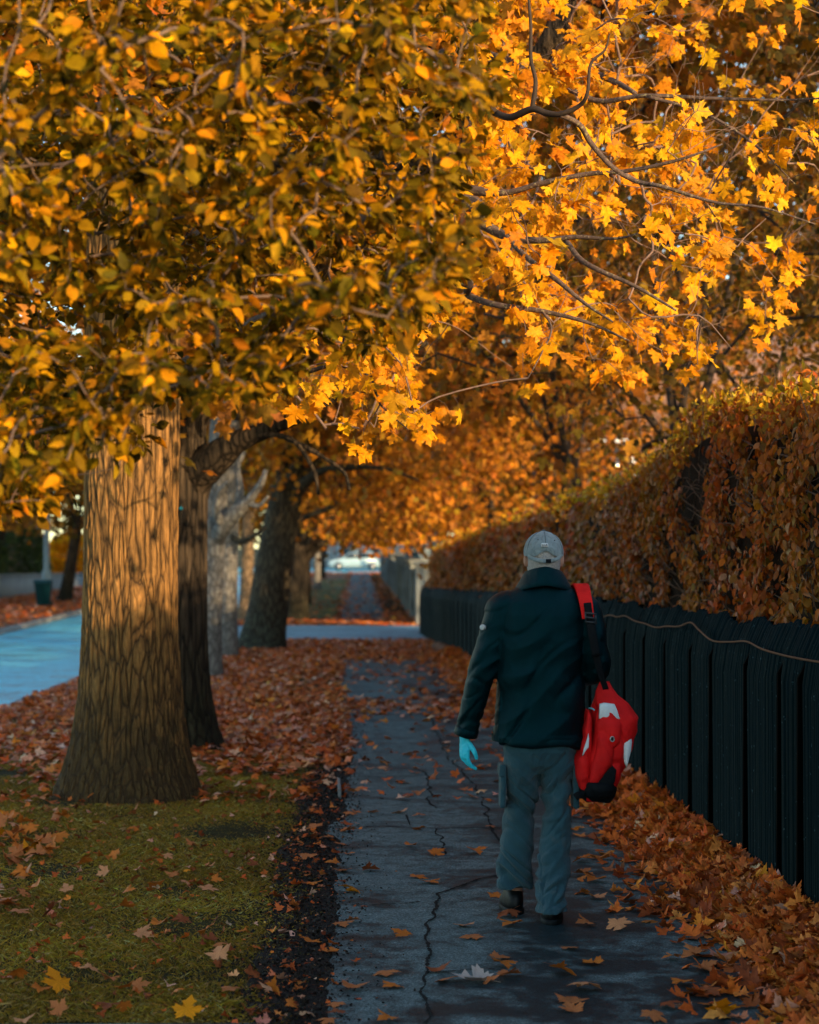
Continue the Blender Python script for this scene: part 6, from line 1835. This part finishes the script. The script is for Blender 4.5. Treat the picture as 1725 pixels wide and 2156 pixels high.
# wheelie bin across the road
bx_, by_ = -10.98, 69.0; bg0 = float(gz(by_))
bx_ = (95 - VX) * by_ / F
bin_ = empty('wheelie_bin', (bx_, by_, bg0)); tag(bin_, 'dark teal wheelie bin standing on leaves across the road', 'bin')
M['bin'] = plain('teal bin plastic', (0.008, 0.075, 0.10), 0.5, 0.4, 0, 0.15, 4)
mb = MB(); mb.loft([np.array([[bx_ + sx * w_, by_ + sy * d_, bg0 + z] for sx, sy in ((-1, -1), (1, -1), (1, 1), (-1, 1))]) for z, w_, d_ in ((0.06, 0.20, 0.24), (0.80, 0.265, 0.33), (0.82, 0.285, 0.35), (0.86, 0.285, 0.35))])
mesh_np('bin_body', np.concatenate(mb.V), [np.concatenate(mb.T), np.concatenate(mb.Q)], M['bin'], bin_)
mb = MB(); mb.loft([np.array([[bx_ + sx * w_, by_ + sy * d_, bg0 + z] for sx, sy in ((-1, -1), (1, -1), (1, 1), (-1, 1))]) for z, w_, d_ in ((0.865, 0.30, 0.37), (0.90, 0.30, 0.37), (0.94, 0.22, 0.28))])
mesh_np('lid', np.concatenate(mb.V), [np.concatenate(mb.T), np.concatenate(mb.Q)], M['bin'], bin_)
for sx in (-1, 1):
    mb = MB(); mb.tube([(bx_ + sx * 0.20, by_ + 0.27, bg0 + 0.11), (bx_ + sx * 0.27, by_ + 0.27, bg0 + 0.11)], 0.11, 14)
    mesh_np('wheel', np.concatenate(mb.V), [np.concatenate(mb.T), np.concatenate(mb.Q)], M['black'], bin_)
# lamp post
lx, ly = (101 - VX) * 72 / F, 72.0; lg = float(gz(ly))
lp = empty('street_lamp', (lx, ly, lg)); tag(lp, 'grey street lamp post behind the bin across the road', 'street lamp')
mb = MB(); mb.tube([(lx, ly, lg - 0.1), (lx, ly, lg + 1.2), (lx, ly, lg + 1.25), (lx, ly, lg + 6.4)], [0.15, 0.15, 0.10, 0.07], 12)
M['post'] = plain('grey painted post', (0.22, 0.30, 0.33), 0.5, 0.4, 0, 0.2, 3)
mesh_np('post', np.concatenate(mb.V), [np.concatenate(mb.T), np.concatenate(mb.Q)], M['post'], lp, smooth=True)
mb = MB(); mb.tube(spline([(lx, ly, lg + 6.35), (lx + 0.4, ly, lg + 6.8), (lx + 1.3, ly, lg + 6.9)], 5), 0.045, 8)
mesh_np('arm', np.concatenate(mb.V), [np.concatenate(mb.T), np.concatenate(mb.Q)], M['post'], lp, smooth=True)
mb = MB(); mb.box((lx + 1.55, ly, lg + 6.9), (0.6, 0.24, 0.14), 0, 0, 0.04)
mesh_np('lamp_head', np.concatenate(mb.V), [f_ for f_ in (np.concatenate(mb.T) if mb.T else [], np.concatenate(mb.Q)) if len(f_)], M['post'], lp)
# low white wall and hedges across the road
wl_ = empty('garden_wall', (-14.2, 90, 0)); tag(wl_, 'low pale wall under the hedge across the road', 'wall')
mb = MB(); mb.box((-14.3, 90, float(gz(90)) + 0.2), (0.3, 44, 1.1))
mesh_np('wall_body', np.concatenate(mb.V), [np.concatenate(mb.Q)], M['render_pale'], wl_)
mb = MB(); mb.box((-14.3, 90, float(gz(90)) + 0.79), (0.42, 44, 0.08))
mesh_np('coping', np.concatenate(mb.V), [np.concatenate(mb.Q)], M['render_pale'], wl_)


def shrub(name, label, cat, c, r_, n_, size, cols, w, seed, group=None):
    r = np.random.default_rng(seed)
    root = empty(name, (c[0], c[1], float(gz(c[1])))); tag(root, label, cat, group)
    d_ = unit(r.normal(0, 1, (n_, 3))); pos = np.array(c) + d_ * np.array(r_) * (r.uniform(0.5, 1, (n_, 1)) ** 0.5) * (1 + 0.2 * np.array([[mnoise.noise((q[0] * 2.2, q[1] * 2.2, q[2] * 2.2 + seed))] for q in d_]))
    f = d_ + r.normal(0, 0.5, (n_, 3)); nn = d_ + r.normal(0, 0.5, (n_, 3)) + np.array([0, -0.4, 0.3])
    V, T, C = scatter([blob], pos, f, np.cross(f, nn) + nn, r.uniform(size[0], size[1], n_), palette(n_, cols, w, 0.22, r), r)
    mesh_np('foliage', V, [T], M['leaf_far'], root, C)
    mb = MB()
    for k in range(5): mb.tube([(c[0] + r.normal(0, 0.1), c[1], float(gz(c[1])) - 0.05), (c[0] + r.normal(0, r_[0] * 0.5), c[1] + r.normal(0, 0.3), c[2] + r_[2] * 0.4)], [0.05, 0.02], 5)
    mesh_np('stem', np.concatenate(mb.V), [np.concatenate(mb.T), np.concatenate(mb.Q)], M['twig_dark'], root)
    return root


GREEN = [(0.045, 0.07, 0.02), (0.07, 0.09, 0.025), (0.03, 0.045, 0.018)]
for i, (x_, y_, rx, ry, rz_, lab, cols_) in enumerate([(-15.7, 80, 1.2, 5, 1.9, 'dark green hedge bush over the pale wall at the left edge', GREEN), (-15.9, 93, 1.2, 5, 2.0, 'dark bush behind the pale wall beside the lamp post', GREEN), (-15.0, 104, 1.3, 2, 1.5, 'sunlit golden bush across the road between dark trunks', YELLOW[:3]), (-15.5, 135, 2.5, 5, 2.0, 'brown bush at the far end of the opposite verge', DULL[:3])]):
    shrub('bush', lab, 'bush', (x_, y_, float(gz(y_)) + 1.2), (rx, ry, rz_), 5000, (0.16, 0.28), cols_, [3, 2, 1], 100 + i)
